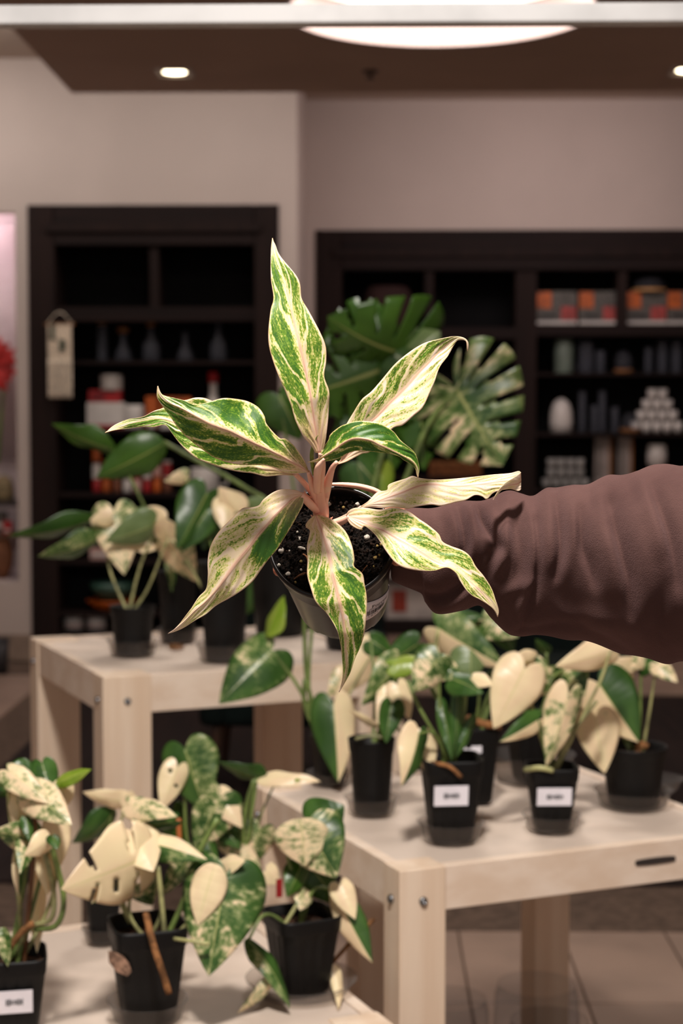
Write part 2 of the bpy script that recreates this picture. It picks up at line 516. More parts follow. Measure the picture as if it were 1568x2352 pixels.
nx_ = int((XR - 0.05 - XZ) / 0.178)
for i in range(nx_):
    for j in range(4):
        y0 = YZ0 + j * 1.203 - (0.6 if i % 2 else 0)
        a, b_ = max(y0, YZ0), min(y0 + 1.2, YZ1)
        if b_ - a < 0.05: continue
        o = bpy.data.objects.new('plank', pme); COL.objects.link(o); o.parent = fl
        o.location = Vector((XZ + 0.09 + i * 0.178, (a + b_) / 2, 0.001)) - wloc(fl)
        o.scale = (1, (b_ - a) / 1.2, 1)
# soffit with round coffer
cc = GZ(1013, 9, HS); crd = 0.66; cc = Vector((0.40, 7.0, HS)); cc.y = GZ(1013, 106, HS).y - crd; cc.x = GZ(1010, 40, HS).x
def soffit():
    n = 64
    V, Fc = [], []
    sq = []
    x0, x1, y0, y1 = XZ, XR, 1.9, YZ1
    for k in range(n):
        t = 2 * math.pi * k / n
        V.append((cc.x + crd * math.cos(t), cc.y + crd * math.sin(t), HS))
    for k in range(n):
        t = 2 * math.pi * k / n
        dx, dy = math.cos(t), math.sin(t)
        s = min(((x1 - cc.x) if dx > 0 else (x0 - cc.x)) / dx if abs(dx) > 1e-6 else 1e9, ((y1 - cc.y) if dy > 0 else (y0 - cc.y)) / dy if abs(dy) > 1e-6 else 1e9)
        V.append((cc.x + dx * s, cc.y + dy * s, HS))
    for k in range(n):
        j = (k + 1) % n; Fc.append((k, n + k, n + j, j))
    cs = [(x0, y0), (x1, y0), (x1, y1), (x0, y1)]
    # fill the corners
    b = len(V)
    for q in cs: V.append((q[0], q[1], HS))
    for q, (sx, sy) in zip(range(4), ((-1, -1), (1, -1), (1, 1), (-1, 1))):
        ang = math.atan2(cs[q][1] - cc.y, cs[q][0] - cc.x) % (2 * math.pi)
        k = int(ang / (2 * math.pi) * n) % n
        Fc.append((n + k, b + q, n + (k + 1) % n))
    e = len(V)
    for q in cs: V.append((q[0], q[1], HC))
    for q in range(4):
        j = (q + 1) % 4; Fc.append((b + q, b + j, e + j, e + q))
    return V, Fc
st(mesh('ceiling_soffit', *soffit(), M_soff, smooth=False), label='taupe dropped ceiling panel with a round light coffer')
lt = thing('coffer_light', cc, 'large round white recessed ceiling light at the top edge', 'ceiling light')
lathe('coffer_ring', [(crd, 0.0), (crd, 0.17), (crd + 0.005, 0.2)], cc, plain('coffer_white', (236, 222, 220), 0.8, 0.02), lt, 64)
lathe('coffer_ring', [(crd + 0.004, 0.0), (crd + 0.012, -0.004), (crd - 0.012, -0.004), (crd - 0.002, 0.006)], cc, MATS['coffer_white'], lt, 64)
lathe('diffuser', [(0.0, 0.168), (crd * 0.5, 0.168), (crd - 0.01, 0.165)], cc, emis('coffer_glow', (255, 236, 224), 2.0), lt, 64)
cl = bpy.data.lights.new('coffer_lamp', 'AREA'); cl.shape = 'DISK'; cl.size = 1.2; cl.energy = 9; cl.color = (1, .86, .78)
clo = bpy.data.objects.new('coffer_lamp', cl); COL.objects.link(clo); clo.location = cc + Vector((0, 0, 0.14))
# downlights
def downlight(px, py, lab):
    p = GZ(px, py, HS)
    t = thing('downlight', p, lab, 'ceiling light', 'square recessed downlights')
    s, w = 0.085, 0.012
    boxes('trim_frame', [((p.x, p.y - s, HS - 0.004), (2 * s + w, w, 0.012)), ((p.x, p.y + s, HS - 0.004), (2 * s + w, w, 0.012)),
                         ((p.x - s, p.y, HS - 0.004), (w, 2 * s, 0.012)), ((p.x + s, p.y, HS - 0.004), (w, 2 * s, 0.012))], M_white, t)
    V, Fc = box_vf((p.x, p.y, HS - 0.0015), (2 * s - w, 2 * s - w, 0.001)); 
    mesh('reflector', V, Fc, plain('lamp_reflector', (200, 180, 160), 0.3, 0.05), t, smooth=False)
    V, Fc = lathe_vf([(0.0, -0.003), (0.058, -0.003), (0.058, -0.001)], (p.x, p.y, HS), 24)
    mesh('lamp', V, Fc, emis('lamp_glow', (255, 236, 200), 9.0), t)
    l = bpy.data.lights.new('downlight_lamp', 'AREA'); l.size = 0.1; l.energy = 7; l.color = WARM
    o = bpy.data.objects.new('downlight_lamp', l); COL.objects.link(o); o.location = p + Vector((0, 0, -0.01))
downlight(401, 165, 'square recessed downlight glowing left of the round light')
downlight(1580, 161, 'square recessed downlight cut off at the right edge')
p = GZ(850, 163, HS)
t = thing('sprinkler_head', p, 'small dark sprinkler head in the taupe ceiling panel', 'sprinkler')
lathe('cover_plate', [(0.0, -0.012), (0.035, -0.010), (0.042, 0.0)], p, plain('sprinkler_metal', (80, 62, 54), 0.5), t, 20)
lathe('nozzle', [(0.0, -0.04), (0.022, -0.038), (0.022, -0.034), (0.008, -0.03), (0.008, -0.012)], p, MATS['sprinkler_metal'], t, 16)

# aluminium frame bar across the top
zb = PY(784, 37, 3.0).z
t = thing('display_rail', (0, 3.0, 0), 'pale aluminium rail running across the top of the photo', 'rail')
b = PY(784, 36, 3.0)
bevel(box('bar', (0, 3.0, b.z), (2.9, 0.04, 0.034), M_alu, t), 0.004)
for sx in (-1, 1):
    bevel(box('post', (sx * 1.43, 3.0, (b.z - 0.017) / 2), (0.04, 0.04, b.z - 0.017), M_alu, t), 0.004)
    box('foot', (sx * 1.43, 3.0, 0.012), (0.06, 0.4, 0.024), M_alu, t)

# ------------------------------------------------------------------ dark cabinets with shelves
def cab(name, label, px0, px1, pyt, Y, verts, rails, depth=0.42, stile=(60, 55), bot=0.0, x1w=None):
    """verts: (px, py0, py1, w) uprights in px; rails: (px0, px1, py, thickness px) horizontals"""
    sc = Y / F
    x0 = cabx(px0, Y); x1 = x1w if x1w is not None else cabx(px1, Y)
    zt = cabz(pyt, Y)
    t = thing(name, ((x0 + x1) / 2, Y, 0), label, 'cabinet')
    yf = Y - 0.015
    lw, rw = stile[0] * sc, stile[1] * sc
    box('side_panel', (x0 + lw / 2, Y + depth / 2, zt / 2), (lw, depth + 0.03, zt), M_esp2, t)
    box('side_panel', (x1 - rw / 2, Y + depth / 2, zt / 2), (rw, depth + 0.03, zt), M_esp2, t)
    box('header', ((x0 + x1) / 2, Y + depth / 2, zt - 45 * sc), (x1 - x0 - lw - rw, depth + 0.03, 90 * sc), M_esp, t)
    box('header_moulding', ((x0 + x1) / 2, Y - 0.026, zt - 52 * sc), (x1 - x0 - 80 * sc, 0.022, 18 * sc), M_esp2, t)
    box('back_panel', ((x0 + x1) / 2, Y + depth - 0.01, zt / 2), (x1 - x0 - lw - rw, 0.02, zt), M_back, t)
    box('plinth', ((x0 + x1) / 2, Y + depth / 2, 0.04), (x1 - x0 - lw - rw, depth, 0.08), M_esp, t)
    for (px, a, b_, w) in verts:
        xx = cabx(px, Y); za, zb_ = cabz(a, Y), cabz(b_, Y)
        box('divider', (xx, Y + depth / 2, (za + zb_) / 2), (w * sc, depth - 0.03, za - zb_), M_esp2, t)
    for (a, b_, py, w) in rails:
        xa, xb = cabx(a, Y), cabx(b_, Y)
        box('shelf', ((xa + xb) / 2, Y + depth / 2 - 0.005, cabz(py, Y) - w * sc / 2), (xb - xa, depth - 0.04, w * sc), M_esp, t)
    return t
cab('display_cabinet', 'tall dark wooden display cabinet on the left wall beside the niche', 69, 641, 470, YL,
    [(355, 560, 704, 20)], [(129, 586, 704, 32), (129, 586, 828, 8), (129, 586, 985, 8), (129, 586, 1133, 10), (129, 586, 1290, 8), (129, 586, 1408, 10), (129, 586, 1452, 8)])
cab('wide_display_cabinet', 'wide dark wooden display cabinet on the set-back wall at right', 725, 1700, 529, YB,
    [(985, 606, 752, 20), (1207, 606, 1450, 48), (1427, 606, 745, 22)],
    [(785, 1183, 752, 26), (1231, 1850, 745, 26), (1231, 1850, 857, 6), (785, 1183, 1000, 8), (1231, 1850, 994, 8), (785, 1183, 1095, 8),
     (1231, 1850, 1124, 8), (785, 1183, 1220, 8), (785, 1850, 1330, 8)], x1w=rx1)
# ------------------------------------------------------------------ goods on the shelves
GL = 0.24
def vessel(px, pyb, Y, wpx, hpx, prof, mat, name, label, cat, group=None, stopper=None, dy=0.16, z=None, seg=20, stm=None):
    """lathe object standing on a shelf: prof list of (r 0..1, z 0..1); Y = cabinet front plane"""
    Yp = Y + dy
    p = PY(px, pyb, Yp)
    if z is not None: p.z = z
    sc = Yp / F
    t = thing(name, p, label, cat, group)
    lathe('body', [(r * wpx / 2 * sc, h * hpx * sc) for r, h in prof], p, mat, t, seg)
    if stopper:
        r, z0, z1 = stopper
        lathe('stopper', [(0.0, z0 * hpx * sc), (r * wpx / 2 * sc, z0 * hpx * sc), (r * 1.1 * wpx / 2 * sc, z1 * hpx * sc), (0.0, z1 * hpx * sc)], p, stm or M_cork, t, 16)
    return t
def carton(px, pyb, Y, wpx, hpx, cols, name, label, cat='box', group=None, dy=0.16, z=None, depth=0.09, rz=0.0):
    """box with coloured printed panels: cols = list of (x0,x1,z0,z1,mat) in 0..1"""
    Yp = Y + dy; sc = Yp / F
    p = PY(px, pyb, Yp)
    if z is not None: p.z = z
    w, h = wpx * sc, hpx * sc
    t = thing(name, p, label, cat, group)
    bevel(box('body', (p.x, p.y, p.z + h / 2), (w, depth, h), cols[0], t), 0.003)
    for (a, b_, c, d, m) in cols[1]:
        box('printed_panel', (p.x - w / 2 + w * (a + b_) / 2, p.y - depth / 2 - 0.0005, p.z + h * (c + d) / 2), (w * (b_ - a), 0.003, h * (d - c)), m, t)
    return t
BOT = [(0, 0), (.9, 0), (1, .05), (1, .42), (.75, .55), (.38, .66), (.36, .9), (.46, .93), (.42, .96), (.30, .96), (.28, .64), (.9, .4), (.9, .06), (0, .04)]
TUBE = [(0, 0), (.95, 0), (1, .03), (1, .97), (.94, 1), (.9, .97), (.9, .05), (0, .04)]
DOME = [(0, 0), (.98, 0), (1, .3), (.94, .62), (.7, .86), (.3, .98), (.08, 1.0), (0.0, 1.0)]
FLASK = [(0, 0), (.95, 0), (1, .08), (.7, .38), (.4, .55), (.36, .88), (.5, .92), (.45, .95), (.32, .94), (.32, .55), (.9, .08), (0, .05)]
SP = lambda py, Y: cabz(py, Y)
zs = {n: cabz(n, YL) for n in (704, 828, 985, 1133, 1290, 1408, 1452)}
zr = {n: cabz(n, YB) for n in (752, 745, 857, 1000, 994, 1095, 1124, 1220, 1330)}
vessel(235, 826, YL, 24, 88, TUBE, M_glc, 'glass_cylinder', 'slim clear glass cylinder with cork lid, first from the left on the glassware shelf', 'jar', stopper=(0.95, .94, 1.05), z=zs[828])
vessel(283, 826, YL, 42, 76, FLASK, M_glc, 'glass_flask', 'squat round clear flask with wide cork, second on the glassware shelf', 'jar', stopper=(.62, .86, 1.02), z=zs[828])
vessel(347, 826, YL, 40, 88, BOT, M_glc, 'cork_bottle', 'clear bottle with cork top and amber band at its foot on the glassware shelf', 'bottle', stopper=(.5, .9, 1.02), z=zs[828])
vessel(425, 826, YL, 40, 72, FLASK, M_glc, 'glass_flask', 'plain clear flask without cork in the middle of the glassware shelf', 'jar', z=zs[828])
vessel(501, 826, YL, 40, 92, BOT, M_glc, 'glass_decanter', 'clear decanter with round glass stopper, last on the glassware shelf', 'bottle', stopper=(.4, .95, 1.08), z=zs[828], stm=M_glc)
carton(245, 983, YL, 86, 60, (M_white, [(.0, 1, 0.02, .16, M_red)]), 'gift_box', 'large white box with a red base line under the red tin', z=zs[985])
vessel(308, 983, YL, 48, 54, TUBE, M_white, 'white_jar', 'white jar beside the large white box', 'jar', z=zs[985])
b0 = cabz(925, YL)
carton(243, 925, YL, 74, 28, (M_red, [(.1, .5, .2, .8, plain('dark_red', (130, 16, 24), .5))]), 'red_tin', 'dark red tin on top of the large white box', 'tin', z=zs[985] + 60 * (YL + .16) / F)
vessel(256, 900, YL, 52, 36, TUBE, M_white, 'white_canister', 'white canister topmost of the pile on the red tin', 'canister', z=zs[985] + 88 * (YL + .16) / F)
carton(350, 983, YL, 26, 72, (M_orange, [(.2, .8, .0, .4, M_white)]), 'orange_carton', 'narrow orange carton tilted beside the white jar')
carton(405, 983, YL, 70, 72, (M_orange, [(.0, 1, .0, .45, M_white), (.3, .7, .5, .8, M_red)]), 'orange_carton', 'wide orange and white carton partly behind the green leaf tip', z=zs[985])
vessel(490, 983, YL, 44, 112, BOT, M_white, 'white_bottle', 'white bottle with red cap on the second shelf of the left cabinet', 'bottle', stopper=(.5, .93, 1.16), z=zs[985], stm=M_red)
# third shelf: small jars
rs = random.Random(3)
jar_labs = [('red', M_red), ('white', M_white), ('orange', M_orange), ('pale pink', plain('pale_pink', (206, 160, 150), .5)), ('brown', plain('brown_label', (120, 66, 40), .6))]
xs = [222, 244, 268, 292, 315, 338, 361, 384]
for i, x in enumerate(xs):
    for r in range(2 if i % 3 else 3):
        nmc, mt = jar_labs[(i * 2 + r) % 5]; nm2, mt2 = jar_labs[(i + r * 3 + 1) % 5]
        t = vessel(x, 1131, YL, 20, 36, [(0, 0), (.95, 0), (1, .06), (1, .7), (.8, .78), (.8, .82), (0, .82)], mt, 'spice_jar',
                   '%s spice jar with %s lid, %s in column %s from the left' % (nmc, nm2, ('lowest', 'second', 'topmost')[r], ('one two three four five six seven eight'.split())[i]), 'jar', 'small jars stacked on the third cabinet shelf',
                   stopper=(.95, .82, 1.0), z=zs[1133] + r * 36 * (YL + .16) / F, stm=mt2, seg=14)
vessel(232, 1060, YL, 34, 40, DOME, jar_labs[3][1], 'pink_jar', 'pale pink jar with red domed lid above the spice jars', 'jar', z=zs[1133] + 110 * (YL + .16) / F, stopper=(.6, .95, 1.6), stm=M_red)
t = vessel(470, 1131, YL, 66, 56, TUBE, M_white, 'white_mug', 'large white mug on the third shelf of the left cabinet', 'mug', z=zs[1133])
pm = LOC[t]; tube('handle', [pm + Vector((0.085, 0, .11)), pm + Vector((0.135, 0, .10)), pm + Vector((0.135, 0, .05)), pm + Vector((0.085, 0, .035))], .008, M_white, t)
carton(232, 1288, YL, 46, 26, (jar_labs[3][1], [(.1, .9, .3, .6, M_white)]), 'pink_box', 'pale pink soap box on the fourth shelf of the left cabinet', z=zs[1290])
M_gb = plain('green_glaze', (60, 92, 78), .4)
vessel(258, 1386, YL, 104, 40, [(0, 0), (.5, 0), (.95, .6), (1, 1), (.94, .95), (.6, .2), (0, .15)], M_gb, 'green_bowl', 'dull green bowl stacked in the orange dish', 'bowl', z=zs[1408] + 24 * (YL + .16) / F)
vessel(258, 1406, YL, 120, 24, [(0, 0), (.6, 0), (1, .9), (1, 1), (.9, .95), (.6, .2), (0, .15)], M_orange, 'orange_dish', 'orange dish under the dull green bowl', 'dish', z=zs[1408])
for px, w in ((170, 'left'), (222, 'right')):
    t = vessel(px, 1450, YL, 46, 32, TUBE, M_white, 'white_candle_jar', 'short white candle jar with pink base, %s one of the pair on the lowest shelf' % w, 'jar', 'white candle jars on the lowest shelf', z=zs[1452])
    lathe('base_band', [(46 / 2 * YL / F * 1.01, .002), (46 / 2 * YL / F * 1.02, .03)], LOC[t] , jar_labs[3][1], t, 20)
# right cabinet
M_tea = plain('grey_print', (96, 90, 84), .6, .3, 40)
M_pk = plain('pink_print', (186, 70, 66), .6, .3, 30)
for i, (px, w) in enumerate(((1277, 'first'), (1373, 'second'), (1482, 'third'), (1575, 'fourth'))):
    carton(px, 744, YB, 90, 76, (M_tea, [(.0, .36, .5, .98, M_orange), (.6, .98, .14, .55, M_pk), (0, 1, .0, .12, M_white), (.1, .5, .2, .3, M_ink)]), 'tea_box',
           'grey tea box with orange corner, %s from the left in the top row' % w, group='printed boxes in the top row of the right cabinet', z=zr[745])
t = vessel(1490, 668, YB, 70, 34, DOME, M_glc, 'glass_cloche', 'glass cloche with pale wooden rim lying on the tea boxes', 'cloche', z=zr[745] + 76 * (YB + .16) / F)
lathe('wooden_rim', [(.10, 0), (.118, 0), (.118, .018), (.10, .018)], LOC[t], plain('light_wood', (214, 160, 100), .5), t, 24)
M_sage = plain('sage_ceramic', (112, 124, 112), .5)
vessel(1294, 855, YB, 42, 78, TUBE, M_sage, 'sage_vase', 'sage green cylinder vase on the glassware shelf at right', 'vase', z=zr[857])
for i, (px, h, w, lb) in enumerate(((1345, 74, 36, 'tall clear pitcher beside the sage vase'), (1378, 52, 22, 'short clear beaker right of the tall pitcher'), (1488, 60, 18, 'thin clear tube glass left of the far right glasses'), (1520, 76, 24, 'tall clear glass near the right edge'), (1552, 76, 24, 'clear tall glass at the right photo edge'))):
    t = vessel(px, 855, YB, w, h, TUBE, M_glc, 'glass_pitcher' if i == 0 else 'glass_beaker', lb, 'pitcher' if i == 0 else 'glass', 'clear glassware in the right cabinet', z=zr[857])
    if i == 0:
        q = LOC[t]; tube('handle', [q + Vector((-.05, 0, .18)), q + Vector((-.1, 0, .17)), q + Vector((-.1, 0, .06)), q + Vector((-.05, 0, .05))], .008, M_glc, t)
t = vessel(1431, 855, YB, 38, 42, DOME, M_glc, 'small_cloche', 'small glass dome on a cork base between the beakers', 'cloche', z=zr[857] + .03)
lathe('cork_foot', [(0, -.03), (.065, -.03), (.065, 0), (0, 0)], LOC[t], M_cork, t, 20)
vessel(1288, 992, YB, 52, 78, DOME, M_white, 'white_urn', 'white rounded urn on the third shelf of the right cabinet', 'urn', z=zr[994])
for px, h, lb in ((1336, 94, 'tallest slim candle glass, leftmost on the third shelf'), (1364, 62, 'short slim candle glass between two tall ones'), (1382, 96, 'tall slim candle glass second from the urn'), (1411, 58, 'short slim candle glass right of the tall pair')):
    vessel(px, 992, YB, 17, h, TUBE, M_glc, 'candle_glass', lb, 'glass', 'slim candle glasses', z=zr[994])
t = vessel(1446, 992, YB, 40, 46, DOME, M_glc, 'small_cloche', 'small glass dome on cork between candle glasses and cup pyramid', 'cloche', z=zr[994])
lathe('cork_foot', [(.0, 0), (.07, 0), (.07, .03), (.0, .03)], LOC[t], M_cork, t, 20)
ORD = ('first', 'second', 'third', 'fourth', 'fifth')
CUP = [(0, 0), (.7, 0), (.95, .4), (1, 1), (.93, .97), (.85, .35), (0, .1)]
sc_ = (YB + .16) / F
for r, (n, lbl) in enumerate(((5, 'bottom'), (4, 'second'), (3, 'third'), (2, 'top'))):
    for k in range(n):
        vessel(1508 + (k - (n - 1) / 2) * 24, 992, YB, 23, 25, CUP, M_white, 'small_cup', 'small white cup, %s from the left in the %s row of the pyramid' % (ORD[k], lbl), 'cup', 'small white cups in the %s row of the pyramid' % lbl, z=zr[994] + r * 25 * sc_, seg=14)
for r, n in enumerate((5, 4, 4)):
    for k in range(n):
        rowl = ('bottom', 'middle', 'top')[r]
        vessel(1298 + (k - (n - 1) / 2) * 22, 1122, YB, 21, 23, CUP, plain('grey_ceramic', (150, 146, 142), .5), 'grey_cup', 'small grey cup, %s from the left in the %s row above the sleeve' % (ORD[k], rowl), 'cup', 'small grey cups in the %s row above the sleeve' % rowl, z=zr[1124] + r * 23 * sc_, seg=14)
for px, w, hp, lb in ((1383, 38, 118, 'tall pale box, left one of the pair above the sleeve'), (1433, 34, 118, 'tall pale box with tan edge, right one of the pair above the sleeve')):
    carton(px, 1122, YB, w, hp, (plain('pale_card', (150, 138, 132), .7), [(.85, 1, 0, 1, M_cork), (.1, .3, .2, .9, M_tea)]), 'tall_box', lb, z=zr[1124])
vessel(1507, 1122, YB, 46, 102, [(0, 0), (.6, 0), (.6, .5), (.95, .55), (1, .75), (.9, .98), (.8, 1), (.75, .6), (0, .55)], M_white, 'white_goblet', 'white footed pot above the sleeve near the right edge', 'vase', z=zr[1124])
t = carton(1045, 1093, YB, 120, 34, (plain('wicker_brown', (128, 78, 44), .8, .4, 50), [(0, 1, .8, 1, M_cork)]), 'wooden_crate', 'brown wooden crate behind the variegated monstera', 'crate', z=zr[1095])
t = carton(945, 1448, YB, 120, 108, (plain('mail_white', (196, 184, 176), .7), [(.12, .40, .15, .62, plain('rust_print', (150, 44, 14), .6)), ]), 'white_carton', 'white carton with a rust orange patch below the raised sleeve', z=0.08)
for px, lb, mt in ((835, 'pink cushion box in the open upper cubby', 'pale_pink'),):
    pass
vessel(890, 742, YB, 120, 96, [(0, 0), (.9, 0), (1, .1), (.98, .6), (.8, .95), (.6, 1), (.55, .9), (0, .9)], plain('dusky_clay', (58, 40, 38), .8), 'clay_pot', 'large dusky clay pot inside the upper left cubby of the right cabinet', 'pot', z=zr[752])
# macrame hanging
p = PY(137, 745, YL - 0.05)
t = thing('macrame_hanging', p, 'cream macrame wall hanging with long fringe on the left cabinet frame', 'wall hanging')
s_ = YL / F
tube('dowel', [p + Vector((-34 * s_, 0, 0)), p + Vector((34 * s_, 0, 0))], .006, M_cork, t)
tube('cord', [p + Vector((-30 * s_, 0, 0)), p + Vector((0, 0, 28 * s_)), p + Vector((30 * s_, 0, 0))], .003, M_rope, t)
V, Fc = [], []
nx2, nz2 = 18, 20
for j in range(nz2 + 1):
    for i in range(nx2 + 1):
        V.append((p.x + (i / nx2 - .5) * 54 * s_, p.y + 0.006 * ((i + j) % 2) - .006, p.z - j / nz2 * 85 * s_))
for j in range(nz2):
    for i in range(nx2): Fc.append((j * (nx2 + 1) + i, j * (nx2 + 1) + i + 1, (j + 1) * (nx2 + 1) + i + 1, (j + 1) * (nx2 + 1) + i))
solid(mesh('knotted_panel', V, Fc, M_rope, t, smooth=False), .006)
for c in ((-16, -18, 10, 34), (6, -48, 14, 26)):
    box('green_motif', (p.x + c[0] * s_, p.y - .012, p.z + c[1] * s_), (c[2] * s_, .006, c[3] * s_), plain('sage_yarn', (92, 98, 84), .9, .3, 60), t)
for i in range(9):
    xx = p.x + (i / 8 - .5) * 50 * s_
    tube('fringe', [Vector((xx, p.y - .004, p.z - 80 * s_)), Vector((xx * .995 + p.x * .005, p.y - .004, p.z - 168 * s_))], .0068, M_rope, t, 8)
# lit niche at far left
nm = plain('niche_white', (222, 206, 206), .8, .04)
st(boxes('trim_1', [((nx0 + .75, YL + .45, (nz0 + nz1) / 2), (1.5, .02, nz1 - nz0)), ((nx1 + .0, YL + .28, (nz0 + nz1) / 2), (.02, .33, nz1 - nz0)),
                    ((nx0, YL + .28, (nz0 + nz1) / 2), (.02, .33, nz1 - nz0)), ((nx0 + .75, YL + .28, nz1 + .16), (1.5, .33, .02)), ((nx0 + .75, YL + .45, nz1 + .08), (1.5, .02, .17)), ((nx0 + .75, YL + .28, nz0), (1.5, .33, .02))], nm), label='white lining of the lit wall niche')
t = thing('niche_light', (nx0 + .75, YL + .17, nz1 + .1), 'lit strip lamp at the top of the left niche', 'light')
box('lamp_strip', (nx0 + .75, YL + .17, nz1 + .1), (1.3, .05, .03), emis('strip_glow', (252, 238, 246), 13.0), t)
t = thing('curtain', (nx1 - .25, YL + .38, nz1 - .05), 'white pleated fabric hanging in the left niche', 'curtain')
V, Fc = [], []
for i in range(61):
    for z in (nz1 - .02, cabz(1060, YL)): V.append((nx1 - .6 + i * .0095, YL + .40 + .012 * math.sin(i * 1.3), z))
for i in range(60): Fc.append((2 * i, 2 * i + 2, 2 * i + 3, 2 * i + 1))
solid(mesh('fabric', V, Fc, nm, t), .003)
# poinsettia-like red cushion + small goods
def zN(py): return PY(10, py, YL + .2).z
t = thing('red_flower_bunch', PY(8, 895, YL + .2), 'bright red paper flower bunch in the left niche', 'flowers')
for k in range(14):
    c = PY(-5 + 26 * math.cos(k * 2.4) * (.4 + .6 * (k % 3) / 2), 838 + 40 * math.sin(k * 2.4), YL + .2 - .01 * (k % 4))
    V = [tuple(c + Vector((math.cos(a) * (.075 if i % 2 else .035), -.02 + .012 * (i % 2), math.sin(a) * (.075 if i % 2 else .035)))) for i, a in enumerate([2 * math.pi * q / 10 + k for q in range(10)])]
    V.append(tuple(c + Vector((0, -.035, 0))))
    mesh('petal_cluster', V, [(i, (i + 1) % 10, 10) for i in range(10)], plain('bright_red', (214, 48, 44), .6, .3, 30), t)
tube('stem', [PY(8, 895, YL + .24), PY(-6, 1064, YL + .24)], .012, M_stem, t)
nb = YL + .2
sh = thing('niche_shelf', (nx0 + .75, nb + .02, zN(1150)), 'dark shelf board inside the left niche', 'shelf')
box('board', (nx0 + .75, nb + .02, zN(1155)), (1.47, .3, .03), plain('dark_shelf', (60, 50, 48), .5), sh)
sh2 = thing('niche_shelf', (nx0 + .75, nb + .02, zN(1232)), 'brown lower shelf board inside the left niche', 'shelf')
box('board', (nx0 + .75, nb + .02, zN(1228)), (1.47, .3, .02), plain('brown_shelf', (110, 74, 54), .5), sh2)
vessel(8, 1146, YL, 50, 60, DOME, plain('straw', (150, 132, 100), .9, .3, 60), 'straw_basket', 'straw coloured basket on the niche shelf', 'basket', z=zN(1150))
carton(2, 1222, YL, 26, 50, (M_tea, [(0, 1, .3, .5, M_white)]), 'grey_box', 'small grey box on the brown niche shelf', z=zN(1224))
carton(18, 1222, YL, 20, 30, (M_red, [(.2, .8, .2, .4, M_white)]), 'red_box', 'small red box on the brown niche shelf', z=zN(1224), dy=.10, depth=.05)
vessel(2, 1336, YL, 62, 98, [(0, 0), (.5, 0), (.9, .3), (1, .6), (.8, .9), (.5, 1), (.45, .95), (0, .9)], plain('terracotta', (140, 92, 66), .8, .2, 20), 'terracotta_jar', 'large terracotta jar at the bottom of the left niche', 'jar', z=nz0 + .01)
# dark object on floor far left
p = GZ(-8, 1545, 0)
t = thing('waste_bin', p, 'dark grey waste bin on the floor at the left wall', 'bin')
lathe('body', [(0, 0), (.065, 0), (.075, .19), (.068, .19), (.06, .01), (0, .01)], p, plain('dark_grey', (52, 48, 50), .6), t, 24)
lathe('rim', [(.075, .185), (.08, .19), (.078, .2), (.07, .195)], p, MATS['dark_grey'], t, 24)

# ------------------------------------------------------------------ dark green armchairs behind the tables
def armchair(x0, x1, Y, lab):
    cx = (x0 + x1) / 2; w = x1 - x0
    t = thing('armchair', (cx, Y, 0), lab, 'armchair')
    a = bevel(box('seat', (cx, Y, .36), (w - .16, .66, .15), M_teal, t), .03, 3)
    a = bevel(box('seat_cushion', (cx, Y - .03, .465), (w - .18, .60, .10), M_teal, t), .04, 4)
    a = bevel(box('backrest', (cx, Y + .34, .56), (w - .02, .14, .52), M_teal, t), .05, 4)
    for s in (-1, 1):
        bevel(box('armrest', (cx + s * (w / 2 - .05), Y - .02, .44), (.10, .66, .30), M_teal, t), .03, 3)
        for q in (-1, 1):
            tube('leg', [Vector((cx + s * (w / 2 - .07), Y + q * .28, .30)), Vector((cx + s * (w / 2 - .04), Y + q * .31, 0.001))], [.022, .014], plain('walnut_leg', (70, 42, 24), .5), t)
    return t
armchair(PY(452, 1600, 6.4).x, PY(452, 1600, 6.4).x + .74, 6.8, 'dark green armchair on tapered wooden legs behind the left table')
armchair(PY(1015, 1600, 6.4).x, PY(1462, 1600, 6.4).x, 6.8, 'dark green armchair behind the plants on the right table')

